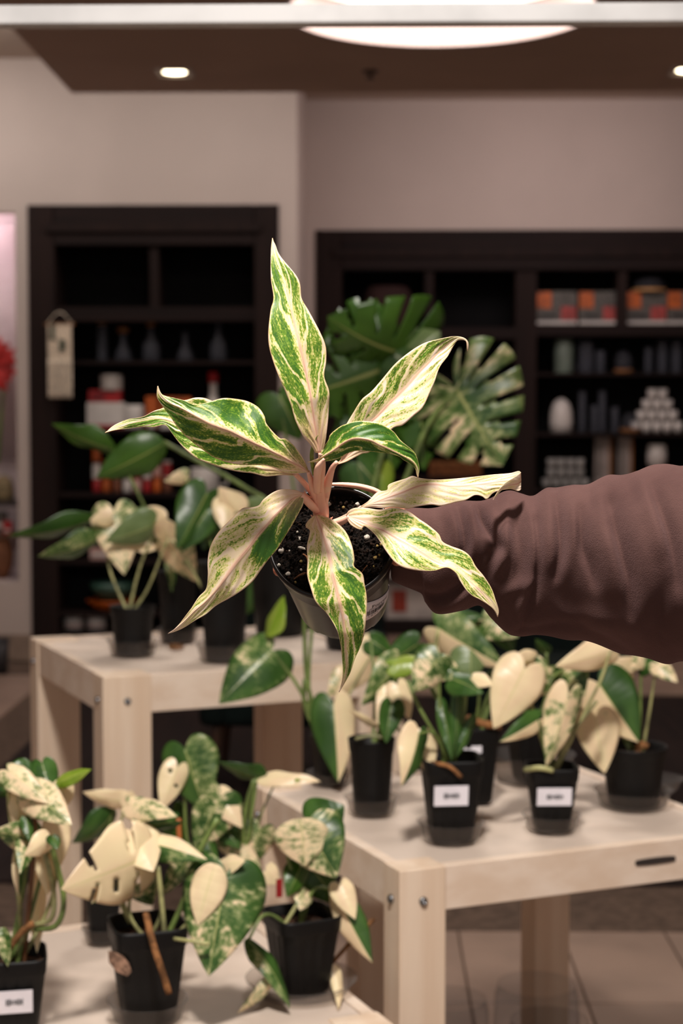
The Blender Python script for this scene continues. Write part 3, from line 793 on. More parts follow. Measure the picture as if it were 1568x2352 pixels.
# ------------------------------------------------------------------ tables
TH = math.radians(24)
ux, uy = Vector((math.cos(TH), math.sin(TH), 0)), Vector((-math.sin(TH), math.cos(TH), 0))
def table(name, label, px, py, ztop, S=0.71, post=0.085, rail=0.075, board=0.012, Sx=None):
    """px,py = pixel of the front-left top corner"""
    c = GZ(px, py, ztop); Sx = Sx or S
    ctr = c + ux * Sx / 2 + uy * S / 2
    t = thing(name, (ctr.x, ctr.y, 0), label, 'table')
    pts = {}
    for i, j in ((0, 0), (1, 0), (1, 1), (0, 1)):
        q = c + ux * (post * .5 + i * (Sx - post)) + uy * (post * .38 + j * (S - post * .76))
        lg = bevel(box('leg', (q.x, q.y, ztop / 2), (post, post * .76, ztop), M_pine, t, TH), .002)
        pts[(i, j)] = q
    rt_ = .022
    def rl(a, b_, nrm):
        m_ = (a + b_) / 2; L = (b_ - a).length
        ang = math.atan2((b_ - a).y, (b_ - a).x)
        bevel(box('apron_rail', (m_.x, m_.y, ztop - rail / 2 - .001), (L, rt_, rail), M_pineh, t, ang), .0015)
    o = c + ux * post + uy * (rt_ * .5 + .004); rl(o, o + ux * (Sx - 2 * post), 0)
    o = c + ux * post + uy * (S - rt_ * .5 - .004); rl(o, o + ux * (Sx - 2 * post), 0)
    o = c + uy * post * .76 + ux * (rt_ * .5 + .004); rl(o, o + uy * (S - 2 * post * .76), 0)
    o = c + uy * post * .76 + ux * (Sx - rt_ * .5 - .004); rl(o, o + uy * (S - 2 * post * .76), 0)
    q = c + ux * Sx / 2 + uy * S / 2
    box('tabletop', (q.x, q.y, ztop - .012), (Sx - .054, S - .054, .016), M_top, t, TH)
    # corner boards of the top beside the posts
    # bolts
    for (i, j), (nrm) in (((0, 0), -uy), ((1, 0), -uy), ((0, 0), -ux), ((0, 1), -ux)):
        q = pts[(i, j)] + nrm * ((post * .38 if nrm == -uy else post * .5) + .001)
        q = Vector((q.x, q.y, ztop - .055))
        ang = math.atan2(nrm.y, nrm.x)
        V, Fc = [], []
        sdir = Vector((-nrm.y, nrm.x, 0))
        for r, h in ((.0075, -.001), (.0075, .002), (.006, .0045), (.003, .005), (.0028, .0025), (0, .0025)):
            for k in range(12):
                a = k * math.pi / 6
                V.append(tuple(q + sdir * r * math.cos(a) + Vector((0, 0, 1)) * r * math.sin(a) + nrm * h))
        for a_ in range(5):
            for k in range(12): Fc.append((a_ * 12 + k, a_ * 12 + (k + 1) % 12, (a_ + 1) * 12 + (k + 1) % 12, (a_ + 1) * 12 + k))
        mesh('bolt', V, Fc, M_steel, t)
    return t, c
ZA, ZB, ZC = 0.94, 0.75, 0.55
TA, ca = table('plant_table', 'tall pine plant table at the left in front of the dark cabinet', 236, 1556, ZA, post=.108, rail=.082)
TB, cb = table('plant_table', 'middle-height pine plant table at the right under the raised arm', 918, 2001, ZB)
ccn = GZ(905, 2353, ZC)
cfl = ccn - ux * .98
def px_of(p):
    q = RC.transposed() @ (p - CAM)
    return CX + F * q.x / -q.z, CY - F * q.y / -q.z
_x, _y = px_of(cfl)
TC, cct = table('plant_table', 'low pine plant table at the bottom left, nearest the camera', _x, _y, ZC, Sx=.98)
# dark oval maker's plate on the front rail of the right table
q = cb + ux * .50 + uy * (.004)
pl = mesh('rail_plate', *(lambda: (
    [tuple(q + Vector((0, 0, -.036)) + ux * (.036 * max(-1, min(1, 1.6 * math.cos(a))) + .006 * math.cos(a)) + Vector((0, 0, 1)) * .0062 * math.sin(a) + uy * d) for d in (.0, -.002) for a in [2 * math.pi * k / 24 for k in range(24)]],
    [tuple(range(24, 48))] + [(k, (k + 1) % 24, 24 + (k + 1) % 24, 24 + k) for k in range(24)]))(), plain('dark_plate', (52, 46, 44), .4), TB, smooth=False)

# ------------------------------------------------------------------ leaves and plants
HO = [(0.0, .03), (.06, -.06), (.17, -.135), (.31, -.13), (.43, -.04), (.495, .10), (.495, .27), (.43, .45), (.33, .62), (.20, .79), (.085, .92), (0, 1.0)]
HM = [.03, .03, .035, .05, .09, .16, .27, .41, .56, .74, .89, 1.0]
LO = [(0.0, .0), (.10, .0), (.22, .03), (.34, .10), (.44, .20), (.49, .32), (.48, .46), (.41, .60), (.30, .74), (.17, .86), (.07, .94), (0, 1.0)]
MO = [(0, .02), (.03, -.12), (.10, -.28), (.24, -.38), (.38, -.33), (.48, -.15), (.5, .08), (.47, .3), (.4, .5), (.3, .68), (.18, .84), (.07, .94), (0, 1)]
MO_ = cr([(a, b, c) for (a, b), c in zip(MO, [.02, .0, .0, .01, .03, .07, .13, .24, .38, .54, .72, .88, 1])], 48)
HO_ = cr([(a, b, c) for (a, b), c in zip(HO, HM)], 40)
LO_ = cr([(a, b, c) for (a, b), c in zip(LO, [.0, .02, .06, .12, .21, .32, .45, .58, .72, .85, .94, 1.0])], 40)
def blade(parent, B, T, width, style, roll=0.0, fold=0.15, droop=0.12, shape='h', slits=0, seed=0, wave=0.03, mat=None, holes=False, side0=None, name='leaf'):
    """leaf blade from base B to tip T (world points)"""
    O = {'h': HO_, 'l': LO_, 'm': MO_}[shape]
    a = (T - B); L = a.length; a = a / L
    view = (B - CAM).normalized()
    s = a.cross(view)
    s = s.normalized() if s.length > 1e-3 else Vector((1, 0, 0))
    s = -s if side0 is None else side0
    # s points so that for a leaf pointing down, +u is screen right
    n0 = s.cross(a)
    if n0.dot(view) > 0: n0 = -n0
    s = (s * math.cos(roll) + n0 * math.sin(roll)).normalized()
    n = s.cross(a).normalized()
    if n.dot(view) > 0: n = -n
    rg = random.Random(seed); ph = rg.random() * 6
    nu, nt2 = 8, len(O)
    V, UV, Fc = [], [], []
    for i in range(nt2):
        x, y, m = O[i]; tt = i / (nt2 - 1)
        for k in range(-nu, nu + 1):
            f = abs(k) / nu
            e = f ** 1.0
            yy = m + (y - m) * (e ** 1.25)
            xx = x * e * (1 if k >= 0 else -1)
            h = -fold * abs(xx) * width + -droop * L * ((yy - .35) ** 2 * 1.4 - .17) * 1.0
            h += wave * L * math.sin(yy * 9 + ph + (1 if k > 0 else 2.2)) * (abs(xx) * 2) ** 2 * .6
            h -= .10 * width * (abs(xx) * 2) ** 3
            V.append(B + a * (yy * L) + s * (xx * width) + n * h)
            UV.append((0.5 + 0.5 * k / nu, tt))
    M_ = 2 * nu + 1
    cut = set()
    if slits:
        for q in range(1, slits + 1):
            cut.add(int(5 + (nt2 - 10) * (q - .5) / slits))
    for i in range(nt2 - 1):
        for k in range(M_ - 1):
            kk = abs(k + .5 - nu)
            if i in cut and kk > 1.6 + rg.random() * .8: continue
            if (i - 1) in cut and kk > 4.2: continue
            if holes and (i in (12, 13, 14) and kk in (2.5, 3.5) and k > nu): continue
            if holes and (i in (20, 21) and kk in (2.5, 3.5, 4.5) and k < nu): continue
            Fc.append((i * M_ + k, i * M_ + k + 1, (i + 1) * M_ + k + 1, (i + 1) * M_ + k))
    o = mesh(name, V, Fc, mat or var_mat(style), parent, UV)
    return solid(o, .0007)

def pot_square(t, p, w, h, rz=0.0, mat=None):
    """tapered square nursery pot, rounded corners, ribbed sides, hollow"""
    def sh(th, r, z):
        c, s = abs(math.cos(th)), abs(math.sin(th))
        q = 1.0 / ((c ** 6 + s ** 6) ** (1 / 6))
        rib = 1 - (.045 if (z < h * .8 and z > h * .04 and (math.sin(th * 4 * 4) > .6)) else 0)
        return q * rib
    R = w / 2
    b = .68
    prof = [(0, .001), (R * b * .9, .001), (R * b, .006), (R * (b + (1 - b) * .3), h * .3), (R * (b + (1 - b) * .6), h * .6), (R * (b + (1 - b) * .79), h * .79), (R * .965, h * .82), (R * .97, h * .83), (R, h * .965), (R * 1.0, h),
            (R * .955, h), (R * .93, h * .84), (R * .90, h * .8), (R * .86, h * .72)]
    lathe('pot', prof, p, mat or M_pot, t, 64, sh, rz)
    V, Fc = lathe_vf([(0.0001, h * .85), (R * .3, h * .86), (R * .6, h * .845), (R * .91, h * .83)], p, 40, shape=lambda th, r, z: sh(th, r, h) * (1 + .02 * math.sin(th * 9)), rz=rz)
    rr = random.Random(int(p.x * 1000))
    V = [(x, y, z + rr.uniform(-.003, .004)) for x, y, z in V]
    mesh('soil', V, Fc, M_soil, t, smooth=False)
def pot_round(t, p, w, h, rz=0.0, mat=None):
    R = w / 2
    def sh(th, r, z): return 1 - (.016 if (z < h * .82 and z > h * .05 and math.sin(th * 14) > .75) else 0)
    prof = [(0, .001), (R * .7, .001), (R * .74, .006), (R * .83, h * .4), (R * .9, h * .8), (R * .93, h * .83), (R * .94, h * .84), (R * .985, h * .97), (R, h), (R * .955, h), (R * .93, h * .84), (R * .86, h * .7)]
    lathe('pot', prof, p, mat or M_pot, t, 56, sh, rz)
    V, Fc = lathe_vf([(0.0001, h * .85), (R * .35, h * .86), (R * .65, h * .85), (R * .925, h * .84)], p, 32)
    rr = random.Random(int(p.x * 1000))
    V = [(x, y, z + rr.uniform(-.003, .004)) for x, y, z in V]
    mesh('soil', V, Fc, M_soil, t, smooth=False)
def saucer(p, w, h, label, flare=1.15, group=None):
    t = thing('clear_saucer', p, label, 'saucer', group)
    R = w / 2
    lathe('dish', [(0, .0003), (R * .92, .0003), (R * .97, .003), (R * flare, h), (R * flare + .004, h + .001), (R * flare + .004, h), (R * flare - .0015, h - .001), (R * .955, .0035), (R * .9, .0012), (0, .0012)], p, M_plast, t, 48)
    return t
def sticker(t, p, w, h, rz, R, wfrac, zc, hh, ch=True, xoff=0.0):
    """flat label on the front face of a square pot"""
    nrm = Vector((math.sin(rz), -math.cos(rz), 0)); sd = Vector((math.cos(rz), math.sin(rz), 0))
    slope = (1 - .68) * w / 2 / (h * .79)
    def pt(a, z, off): 
        q = p + Vector((0, 0, z)) + nrm * (w / 2 * .68 + slope * z + off + .001) + sd * a
        return tuple(q)
    a, b_ = xoff - wfrac / 2, xoff + wfrac / 2
    V = [pt(x, z, o) for o in (0, .0015) for x, z in ((a, zc - hh / 2), (b_, zc - hh / 2), (b_, zc + hh / 2), (a, zc + hh / 2))]
    st_ = mesh('price_label', V, [(4, 5, 6, 7), (0, 1, 5, 4), (1, 2, 6, 5), (2, 3, 7, 6), (3, 0, 4, 7)], M_paper, t, smooth=False)
    V, Fc = [], []
    rr = random.Random(5); x = a + wfrac * .28
    while x < a + wfrac * .74:
        wd = rr.choice((.0011, .0016, .0024)); hz = rr.choice((.2, .26, .3)) * hh
        n = len(V)
        V += [pt(x, zc - hz / 2, .0022), pt(x + wd, zc - hz / 2, .0022), pt(x + wd, zc + hz / 2, .0022), pt(x, zc + hz / 2, .0022)]
        Fc.append((n, n + 1, n + 2, n + 3)); x += wd + rr.choice((.0008, .0012))
    mesh('print', V, Fc, M_ink, st_, smooth=False)

PLANTS = {}
def plant(name, label, px, pyb, z, wpx, pyt, kind='s', rz=0.35, leaves=(), stems=(), cat='potted plant', sauc=None, stk=None, roots=(), soilstem=True, group=None, sw=None, stem_m=None):
    p = GZ(px, pyb, z)
    sc = p.y / F
    w = wpx * sc / (1.0 if kind == 'r' else 1.12)
    p = p + Vector((0, w * .33, 0)); sc = p.y / F
    p.z = z + (.0005 if not sauc else .0022)
    h = (pyb - pyt) * sc * .985
    t = thing(name, p, label, cat, group)
    if kind == 's': pot_square(t, p, w, h, rz)
    else: pot_round(t, p, w, h, rz)
    c = p + Vector((0, 0, h * .85))
    cpx = px_of(c)
    for i, lf in enumerate(leaves):
        bx, by, tx, ty, wd, sty = lf[:6]
        o = lf[6] if len(lf) > 6 else {}
        db, dt = o.get('db', 0.0), o.get('dt', -.03)
        B = PY(bx, by, p.y + db); T = PY(tx, ty, p.y + dt)
        rg = random.Random(i * 7 + int(px))
        roll = o.get('roll', rg.uniform(-.45, .45))
        blade(t, B, T, wd * sc / max(.35, math.cos(roll)), sty, roll, o.get('fold', .22), o.get('droop', .14), o.get('sh', 'h'), o.get('sl', 0), i + int(px), o.get('wave', .055), holes=o.get('ho', False))
        if not o.get('ns'):
            s0 = c + Vector((rg.uniform(-.25, .25) * w * .5, rg.uniform(-.2, .2) * w * .5, -.012))
            if 'via' in o:
                mid = [PY(a_, b__, p.y + db * .5) for a_, b__ in o['via']]
            else:
                m1 = s0.lerp(B, .5); m1.z += (B - s0).length * .10; mid = [m1]
            r = o.get('r', .0026)
            tube('petiole', [s0] + mid + [B + (T - B) * .03], [r * 1.5] + [r * 1.1] * len(mid) + [r * .9], stem_m or (M_stemp if sty in ('C', 'CM', 'm', 'MC') else M_stem), t, 8)
    for (pts, r, mt) in stems:
        tube('stem', [PY(a_, b__, p.y + d_) for a_, b__, d_ in pts], r, mt, t, 8)
    if sauc:
        saucer(Vector((p.x, p.y, z + .0004)), w * sauc[0] * (.86 if kind == 's' else .88), sauc[1] * 1.1, sauc[2], 1.10)
    if stk:
        sticker(t, p, w, h, rz, w / 2, *stk)
    PLANTS[label] = (t, p, w, h)
    return t, p, w, h
bark = plain('dry_bark', (150, 104, 66), .9, .4, 60, .5, 120)

# --- tall left table
plant('potted_philodendron', 'small cream and green plant in the round black pot, frontmost on the tall left table', 300, 1509, ZA, 108, 1395, 'r', 0, sauc=(1.1, .032, 'clear saucer under the small round pot on the tall left table'),
  leaves=[(262, 1168, 286, 1318, 112, 'm', dict(roll=.1, fold=.1, db=.02, dt=-.03, via=[(248, 1290)])),
          (352, 1206, 243, 1246, 78, 'P', dict(roll=.5, db=-.03, dt=-.06, ns=1)),
          (368, 1200, 296, 1180, 62, 'C', dict(roll=.3, db=.0, dt=.03, via=[(322, 1300)])),
          (386, 1236, 372, 1188, 60, 'C', dict(roll=.2, db=-.02, dt=-.06, via=[(340, 1350)])),
          (222, 1190, 22, 1243, 46, 'g', dict(roll=.9, db=.02, dt=-.04, droop=.2, ns=1, sh='l')),
          (236, 1232, 92, 1288, 54, 'MG', dict(roll=.8, db=.0, dt=-.05, wave=.07, droop=.25, ns=1, sh='l')),
          (256, 1190, 206, 1196, 44, 'C', dict(roll=.3, db=-.02, dt=-.03, ns=1)),
          (330, 1246, 330, 1270, 60, 'C', dict(roll=.1, db=.02, dt=.0, ns=1)),
          (384, 1240, 448, 1338, 84, 'm', dict(roll=-.5, db=.03, dt=.05, ns=1))])
plant('potted_monstera', 'tall green plant with long arching stems at the back of the tall left table', 405, 1478, ZA, 96, 1312, 'r', 0, sauc=(1.0, .03, 'clear saucer with brown debris behind the small round pot'),
  leaves=[(262, 1034, 116, 978, 54, 'T', dict(roll=.7, db=-.05, dt=-.08, sh='l', wave=.09, via=[(330, 1160), (290, 1080)], r=.0032)),
          (378, 1018, 222, 1100, 96, 'T', dict(roll=.35, db=-.04, dt=-.06, sh='l', wave=.09, ns=1)),
          (430, 1094, 378, 1106, 34, 'm', dict(roll=.4, db=-.02, dt=-.05, via=[(440, 1200)])),
          (392, 1250, 398, 1360, 26, 'MG', dict(roll=.7, db=-.06, dt=-.1, ns=1, sh='l'))])
plant('potted_monstera', 'split-leaf variegated plant in a ribbed black pot on the tall left table', 512, 1522, ZA, 122, 1292, 'r', .4, sauc=(1.1, .035, 'clear saucer under the ribbed pot on the tall left table'),
  leaves=[(476, 1130, 408, 1262, 100, 'G', dict(roll=.3, db=-.02, dt=-.07, holes=1, via=[(478, 1220)])),
          (480, 1168, 414, 1268, 70, 'g', dict(roll=-.3, db=-.03, dt=-.05, ns=1)),
          (484, 1190, 468, 1264, 60, 'G', dict(roll=.2, db=.02, dt=.0, ns=1)),
          (546, 1176, 502, 1120, 64, 'C', dict(roll=.2, db=-.04, dt=-.06, via=[(500, 1240)])),
          (520, 1150, 520, 1226, 60, 'C', dict(roll=.3, db=-.04, dt=-.07, ns=1)),
          (604, 1170, 548, 1150, 46, 'P', dict(roll=.4, db=.05, dt=.05, via=[(520, 1240)]))],
  stems=[([(392, 1238, -.02), (430, 1290, -.01), (470, 1362, 0)], .003, M_stemp)])
plant('potted_monstera', 'tall pot with green stems mostly hidden behind the held black pot', 640, 1462, ZA, 150, 1262, 'r', .2,
  leaves=[(700, 1230, 560, 1420, 130, 'G', dict(roll=.4, db=.02, dt=.02, via=[(680, 1240)])),
          (720, 1350, 700, 1440, 90, 'G', dict(roll=.2, db=.0, dt=.0)),
          (640, 905, 690, 1010, 120, 'T', dict(roll=.2, db=.0, dt=-.0, via=[(680, 1200)], r=.004)),
          (740, 960, 640, 900, 90, 'T', dict(roll=.2, db=.0, dt=-.0, ns=1))],
  stems=[([(374, 1014, -.05), (470, 1068, -.04), (560, 1118, -.02), (640, 1178, 0), (660, 1300, 0)], .0052, M_stem)])
# big monstera behind, on the tall table's right part (tall nursery pot)
plant('potted_monstera', 'large split-leaf monstera with a cream-streaked leaf, tallest plant behind the held pot', 800, 1494, ZA, 140, 1330, 'r', .2,
  leaves=[(924, 812, 756, 742, 230, 'T', dict(roll=.5, db=.0, dt=-.10, sl=5, sh='m', droop=.3, via=[(850, 1150), (900, 950)], r=.006)),
          (912, 836, 700, 910, 330, 'T', dict(roll=.15, db=.02, dt=-.02, sl=6, droop=.18, ns=1)),
          (905, 815, 968, 858, 130, 'g', dict(roll=.2, db=-.02, dt=-.02, ns=1, droop=.2)),
          (952, 806, 1010, 760, 100, 'P', dict(roll=.3, db=-.02, dt=-.02, ns=1)),
          (1046, 890, 1152, 1070, 286, 'Mm', dict(roll=-.2, db=-.02, dt=-.06, sl=6, sh='m', fold=.08, droop=.1, via=[(900, 1180), (980, 980)], r=.006)),
          (880, 900, 900, 1090, 170, 'T', dict(roll=.2, db=.06, dt=.05, ns=1, sl=4)),
          (960, 900, 975, 1080, 130, 'T', dict(roll=.2, db=.05, dt=.04, ns=1, sl=3)),
          (820, 1060, 880, 1130, 110, 'G', dict(roll=.2, db=.02, dt=.02, via=[(840, 1200)])),
          (850, 960, 760, 1060, 120, 'T', dict(roll=.2, db=.08, dt=.08, ns=1)),
          (870, 1070, 885, 1140, 70, 'Y', dict(roll=.2, db=.03, dt=.02, ns=1))])
# debris heap
t = mesh('bark_chips', *join([box_vf(tuple(GZ(392 + 5 * (k % 6), 1486 + (k % 4) * 3, ZA) + Vector((0, 0, .004 + .001 * (k % 3)))), (.012, .005, .004), k * 1.1) for k in range(14)]), bark, smooth=False)
setp(t, 'brown bark crumbs on the tall left table behind the small pot', 'bark', kind='stuff')

# --- middle-height right table
plant('potted_philodendron', 'plant with one broad half-cream leaf, leftmost pot on the right table', 757, 1806, ZB, 96, 1692, 's', .3, sauc=(1.25, .022, 'clear saucer under the leftmost pot of the right table'),
  leaves=[(628, 1492, 503, 1614, 132, 'gM', dict(roll=-.2, db=.0, dt=-.06, via=[(720, 1650), (680, 1570)], r=.0036)),
          (614, 1462, 648, 1366, 42, 'Y', dict(roll=.9, db=.0, dt=.02, sh='l', ns=1)),
          (765, 1612, 778, 1796, 104, 'GC', dict(roll=.15, db=-.04, dt=-.09, via=[(760, 1660)], fold=.3)),
          (700, 1385, 668, 1350, 30, 'G', dict(roll=.3, via=[(708, 1580), (700, 1480)], r=.0042)),
          (862, 1488, 772, 1606, 84, 'C', dict(roll=.4, db=.06, dt=.03, via=[(790, 1620)])),
          (800, 1548, 752, 1600, 60, 'm', dict(roll=.2, db=.07, dt=.05, ns=1))],
  stems=[([(715, 1650, 0), (709, 1560, 0), (716, 1440, .02)], .0036, M_stem), ([(735, 1700, 0), (700, 1620, 0), (700, 1560, 0)], .005, M_stem)])
plant('potted_philodendron', 'plant with two cream leaves in a ribbed pot, second from left on the right table', 853, 1876, ZB, 112, 1700, 'r', .1, sauc=(1.12, .028, 'clear saucer under the second pot from the left on the right table'),
  leaves=[(905, 1590, 868, 1664, 62, 'C', dict(roll=.3, db=-.02, dt=-.05)),
          (912, 1572, 942, 1652, 56, 'C', dict(roll=.3, db=-.03, dt=-.05, ns=1)),
          (900, 1615, 885, 1706, 58, 'g', dict(roll=-.2, db=-.05, dt=-.08, ns=1)),
          (918, 1522, 834, 1622, 74, 'MG', dict(roll=.5, db=.0, dt=-.03, via=[(890, 1620)])),
          (960, 1478, 872, 1536, 70, 'G', dict(roll=.3, db=.08, dt=.08, ns=1)),
          (850, 1470, 905, 1506, 60, 'G', dict(roll=.3, db=.1, dt=.1, via=[(860, 1600)])),
          (870, 1670, 800, 1632, 18, 'C', dict(roll=.6, ns=1, sh='l'))],
  stems=[([(900, 1660, 0), (930, 1690, 0), (960, 1720, .02)], .0025, M_stemp), ([(816, 1697, -.05), (850, 1690, -.05), (880, 1694, -.05)], .003, M_stemp)])
plant('potted_philodendron', 'leafy marbled plant in a square pot with price label, nearest on the right table', 1037, 1940, ZB, 158, 1744, 's', .12, sauc=(1.12, .03, 'clear saucer under the labelled pot near the front of the right table'),
  stk=(.060, .088, .036, True, -.008),
  leaves=[(962, 1680, 928, 1806, 66, 'CG', dict(roll=.6, db=-.06, dt=-.1, via=[(1000, 1690)], droop=.2)),
          (975, 1685, 985, 1786, 60, 'C', dict(roll=.3, db=.0, dt=-.03, ns=1)),
          (1010, 1508, 946, 1590, 90, 'M', dict(roll=.2, db=-.02, dt=-.04, via=[(1010, 1640)])),
          (990, 1520, 1062, 1556, 70, 'M', dict(roll=.3, db=.0, dt=-.02, ns=1)),
          (1040, 1560, 1108, 1590, 60, 'g', dict(roll=.4, db=-.04, dt=-.08, ns=1)),
          (900, 1528, 995, 1516, 50, 'Y', dict(roll=.6, db=.06, dt=.06, ns=1)),
          (1010, 1600, 1040, 1745, 34, 'G', dict(roll=.3, sh='l', ns=1, dt=-.05)),
          (1050, 1560, 1046, 1740, 30, 'G', dict(roll=.3, sh='l', ns=1)),
          (1090, 1640, 1050, 1740, 26, 'G', dict(roll=.4, sh='l', ns=1)),
          (1085, 1555, 1130, 1572, 40, 'C', dict(roll=.4, ns=1, db=-.05, dt=-.08))],
  stems=[([(1035, 1750, 0), (1000, 1690, 0), (960, 1620, .0), (935, 1560, .02)], .003, M_stem), ([(1045, 1750, 0), (1020, 1640, 0), (990, 1580, .02)], .004, M_stem),
         ([(1040, 1750, 0), (1062, 1660, 0), (1070, 1570, 0)], .004, M_stem), ([(990, 1752, -.05), (1030, 1760, -.06), (1060, 1785, -.06)], .004, bark)])
plant('potted_philodendron', 'plant in a black pot with white tape, directly behind the leafy labelled pot', 1090, 1850, ZB, 120, 1668, 's', .2,
  leaves=[(1002, 1440, 1156, 1534, 104, 'CM', dict(roll=-.3, db=.0, dt=-.05, via=[(1006, 1600), (1000, 1500)], r=.004)),
          (1008, 1428, 1110, 1414, 60, 'g', dict(roll=.3, db=.04, dt=.03, ns=1, ho=True)),
          (1110, 1420, 1190, 1462, 80, 'M', dict(roll=.3, db=.05, dt=.02, via=[(1130, 1560)])),
          (1080, 1492, 1080, 1562, 86, 'P', dict(roll=.2, db=-.03, dt=-.05, via=[(1100, 1600)])),
          (1150, 1440, 1180, 1500, 60, 'G', dict(roll=.2, db=.06, dt=.05, ns=1)),
          (1120, 1560, 1180, 1510, 40, 'G', dict(roll=.5, ns=1))],
  stems=[([(1100, 1680, 0), (1120, 1600, 0), (1180, 1500, 0)], .003, M_stem), ([(1075, 1650, 0), (1110, 1662, -.04), (1150, 1668, -.04)], .008, bark)],
  stk=None)
tp = PLANTS['plant in a black pot with white tape, directly behind the leafy labelled pot']
q = PY(1080, 1722, tp[1].y - tp[2] * .48)
box('tape_label', tuple(q), (.044, .002, .014), M_paper, tp[0], .15)
plant('potted_philodendron', 'cream-leaved plant in a small square labelled pot, front middle of the right table', 1270, 1915, ZB, 132, 1764, 's', .05, sauc=(1.15, .026, 'clear saucer under the small labelled pot, front middle of the right table'),
  stk=(.062, .068, .033, True, -.002),
  leaves=[(1206, 1532, 1134, 1674, 120, 'C', dict(roll=.1, db=-.03, dt=-.05, fold=.1, ns=1)),
          (1222, 1516, 1140, 1530, 40, 'C', dict(roll=.6, db=.02, dt=-.02, ns=1)),
          (1258, 1530, 1220, 1602, 110, 'M', dict(roll=.3, db=.03, dt=.02, ns=1)),
          (1290, 1536, 1340, 1600, 110, 'M', dict(roll=-.3, db=.04, dt=.02, via=[(1272, 1650), (1262, 1570)])),
          (1306, 1592, 1256, 1762, 80, 'm', dict(roll=.3, db=-.04, dt=-.05, fold=.3, via=[(1300, 1700)])),
          (1238, 1652, 1150, 1704, 50, 'GC', dict(roll=.3, db=-.04, dt=-.08, via=[(1250, 1720)])),
          (1404, 1494, 1278, 1532, 74, 'C', dict(roll=.3, db=.0, dt=-.03, via=[(1330, 1660), (1380, 1560)])),
          (1320, 1600, 1275, 1700, 30, 'm', dict(roll=.4, sh='l', ns=1))],
  stems=[([(1205, 1768, -.03), (1240, 1764, -.05), (1270, 1770, -.05)], .005, M_stemp), ([(1275, 1770, 0), (1310, 1690, 0), (1370, 1610, 0)], .0035, M_stemp),
         ([(1265, 1770, 0), (1240, 1690, 0), (1215, 1600, 0)], .003, M_stemp)])
plant('potted_philodendron', 'black pot standing in a wide clear bowl at the back of the right table', 1226, 1800, ZB, 130, 1640, 's', .25, sauc=(1.75, .05, 'wide clear plastic bowl holding the black pot at the back of the right table'),
  leaves=[(1180, 1560, 1210, 1640, 60, 'G', dict(roll=.2)), (1255, 1500, 1230, 1470, 30, 'G', dict(roll=.3, via=[(1255, 1600)], r=.004))])
plant('potted_philodendron', 'big half-cream half-green leaved plant, rightmost pot on the right table', 1462, 1862, ZB, 158, 1722, 'r', .1, sauc=(1.15, .028, 'clear saucer under the rightmost pot of the right table'),
  leaves=[(1372, 1566, 1466, 1706, 136, 'CG', dict(roll=-.1, db=-.03, dt=-.06, fold=.1, via=[(1440, 1700), (1390, 1620)])),
          (1452, 1546, 1380, 1524, 60, 'C', dict(roll=.5, db=.01, dt=.0, ns=1)),
          (1367, 1642, 1388, 1776, 98, 'Cg', dict(roll=.0, db=-.07, dt=-.10, fold=.3, ns=1)),
          (1470, 1525, 1512, 1528, 50, 'G', dict(roll=.3, db=.0, dt=-.02, via=[(1470, 1640)])),
          (1506, 1522, 1556, 1566, 44, 'm', dict(roll=.4, db=-.02, dt=-.05, via=[(1490, 1640)])),
          (1480, 1510, 1450, 1536, 40, 'm', dict(roll=.2, ns=1)),
          (1434, 1660, 1446, 1728, 22, 'P', dict(roll=.3, sh='l', ns=1, dt=-.02))],
  stems=[([(1462, 1745, -.03), (1470, 1710, -.03), (1486, 1716, -.03)], .007, bark)])
saucer(Vector((GZ(1520, 1838, ZB).x, GZ(1520, 1838, ZB).y + .10, ZB + .0004)), .10, .022, 'empty clear saucer behind the rightmost pot of the right table')

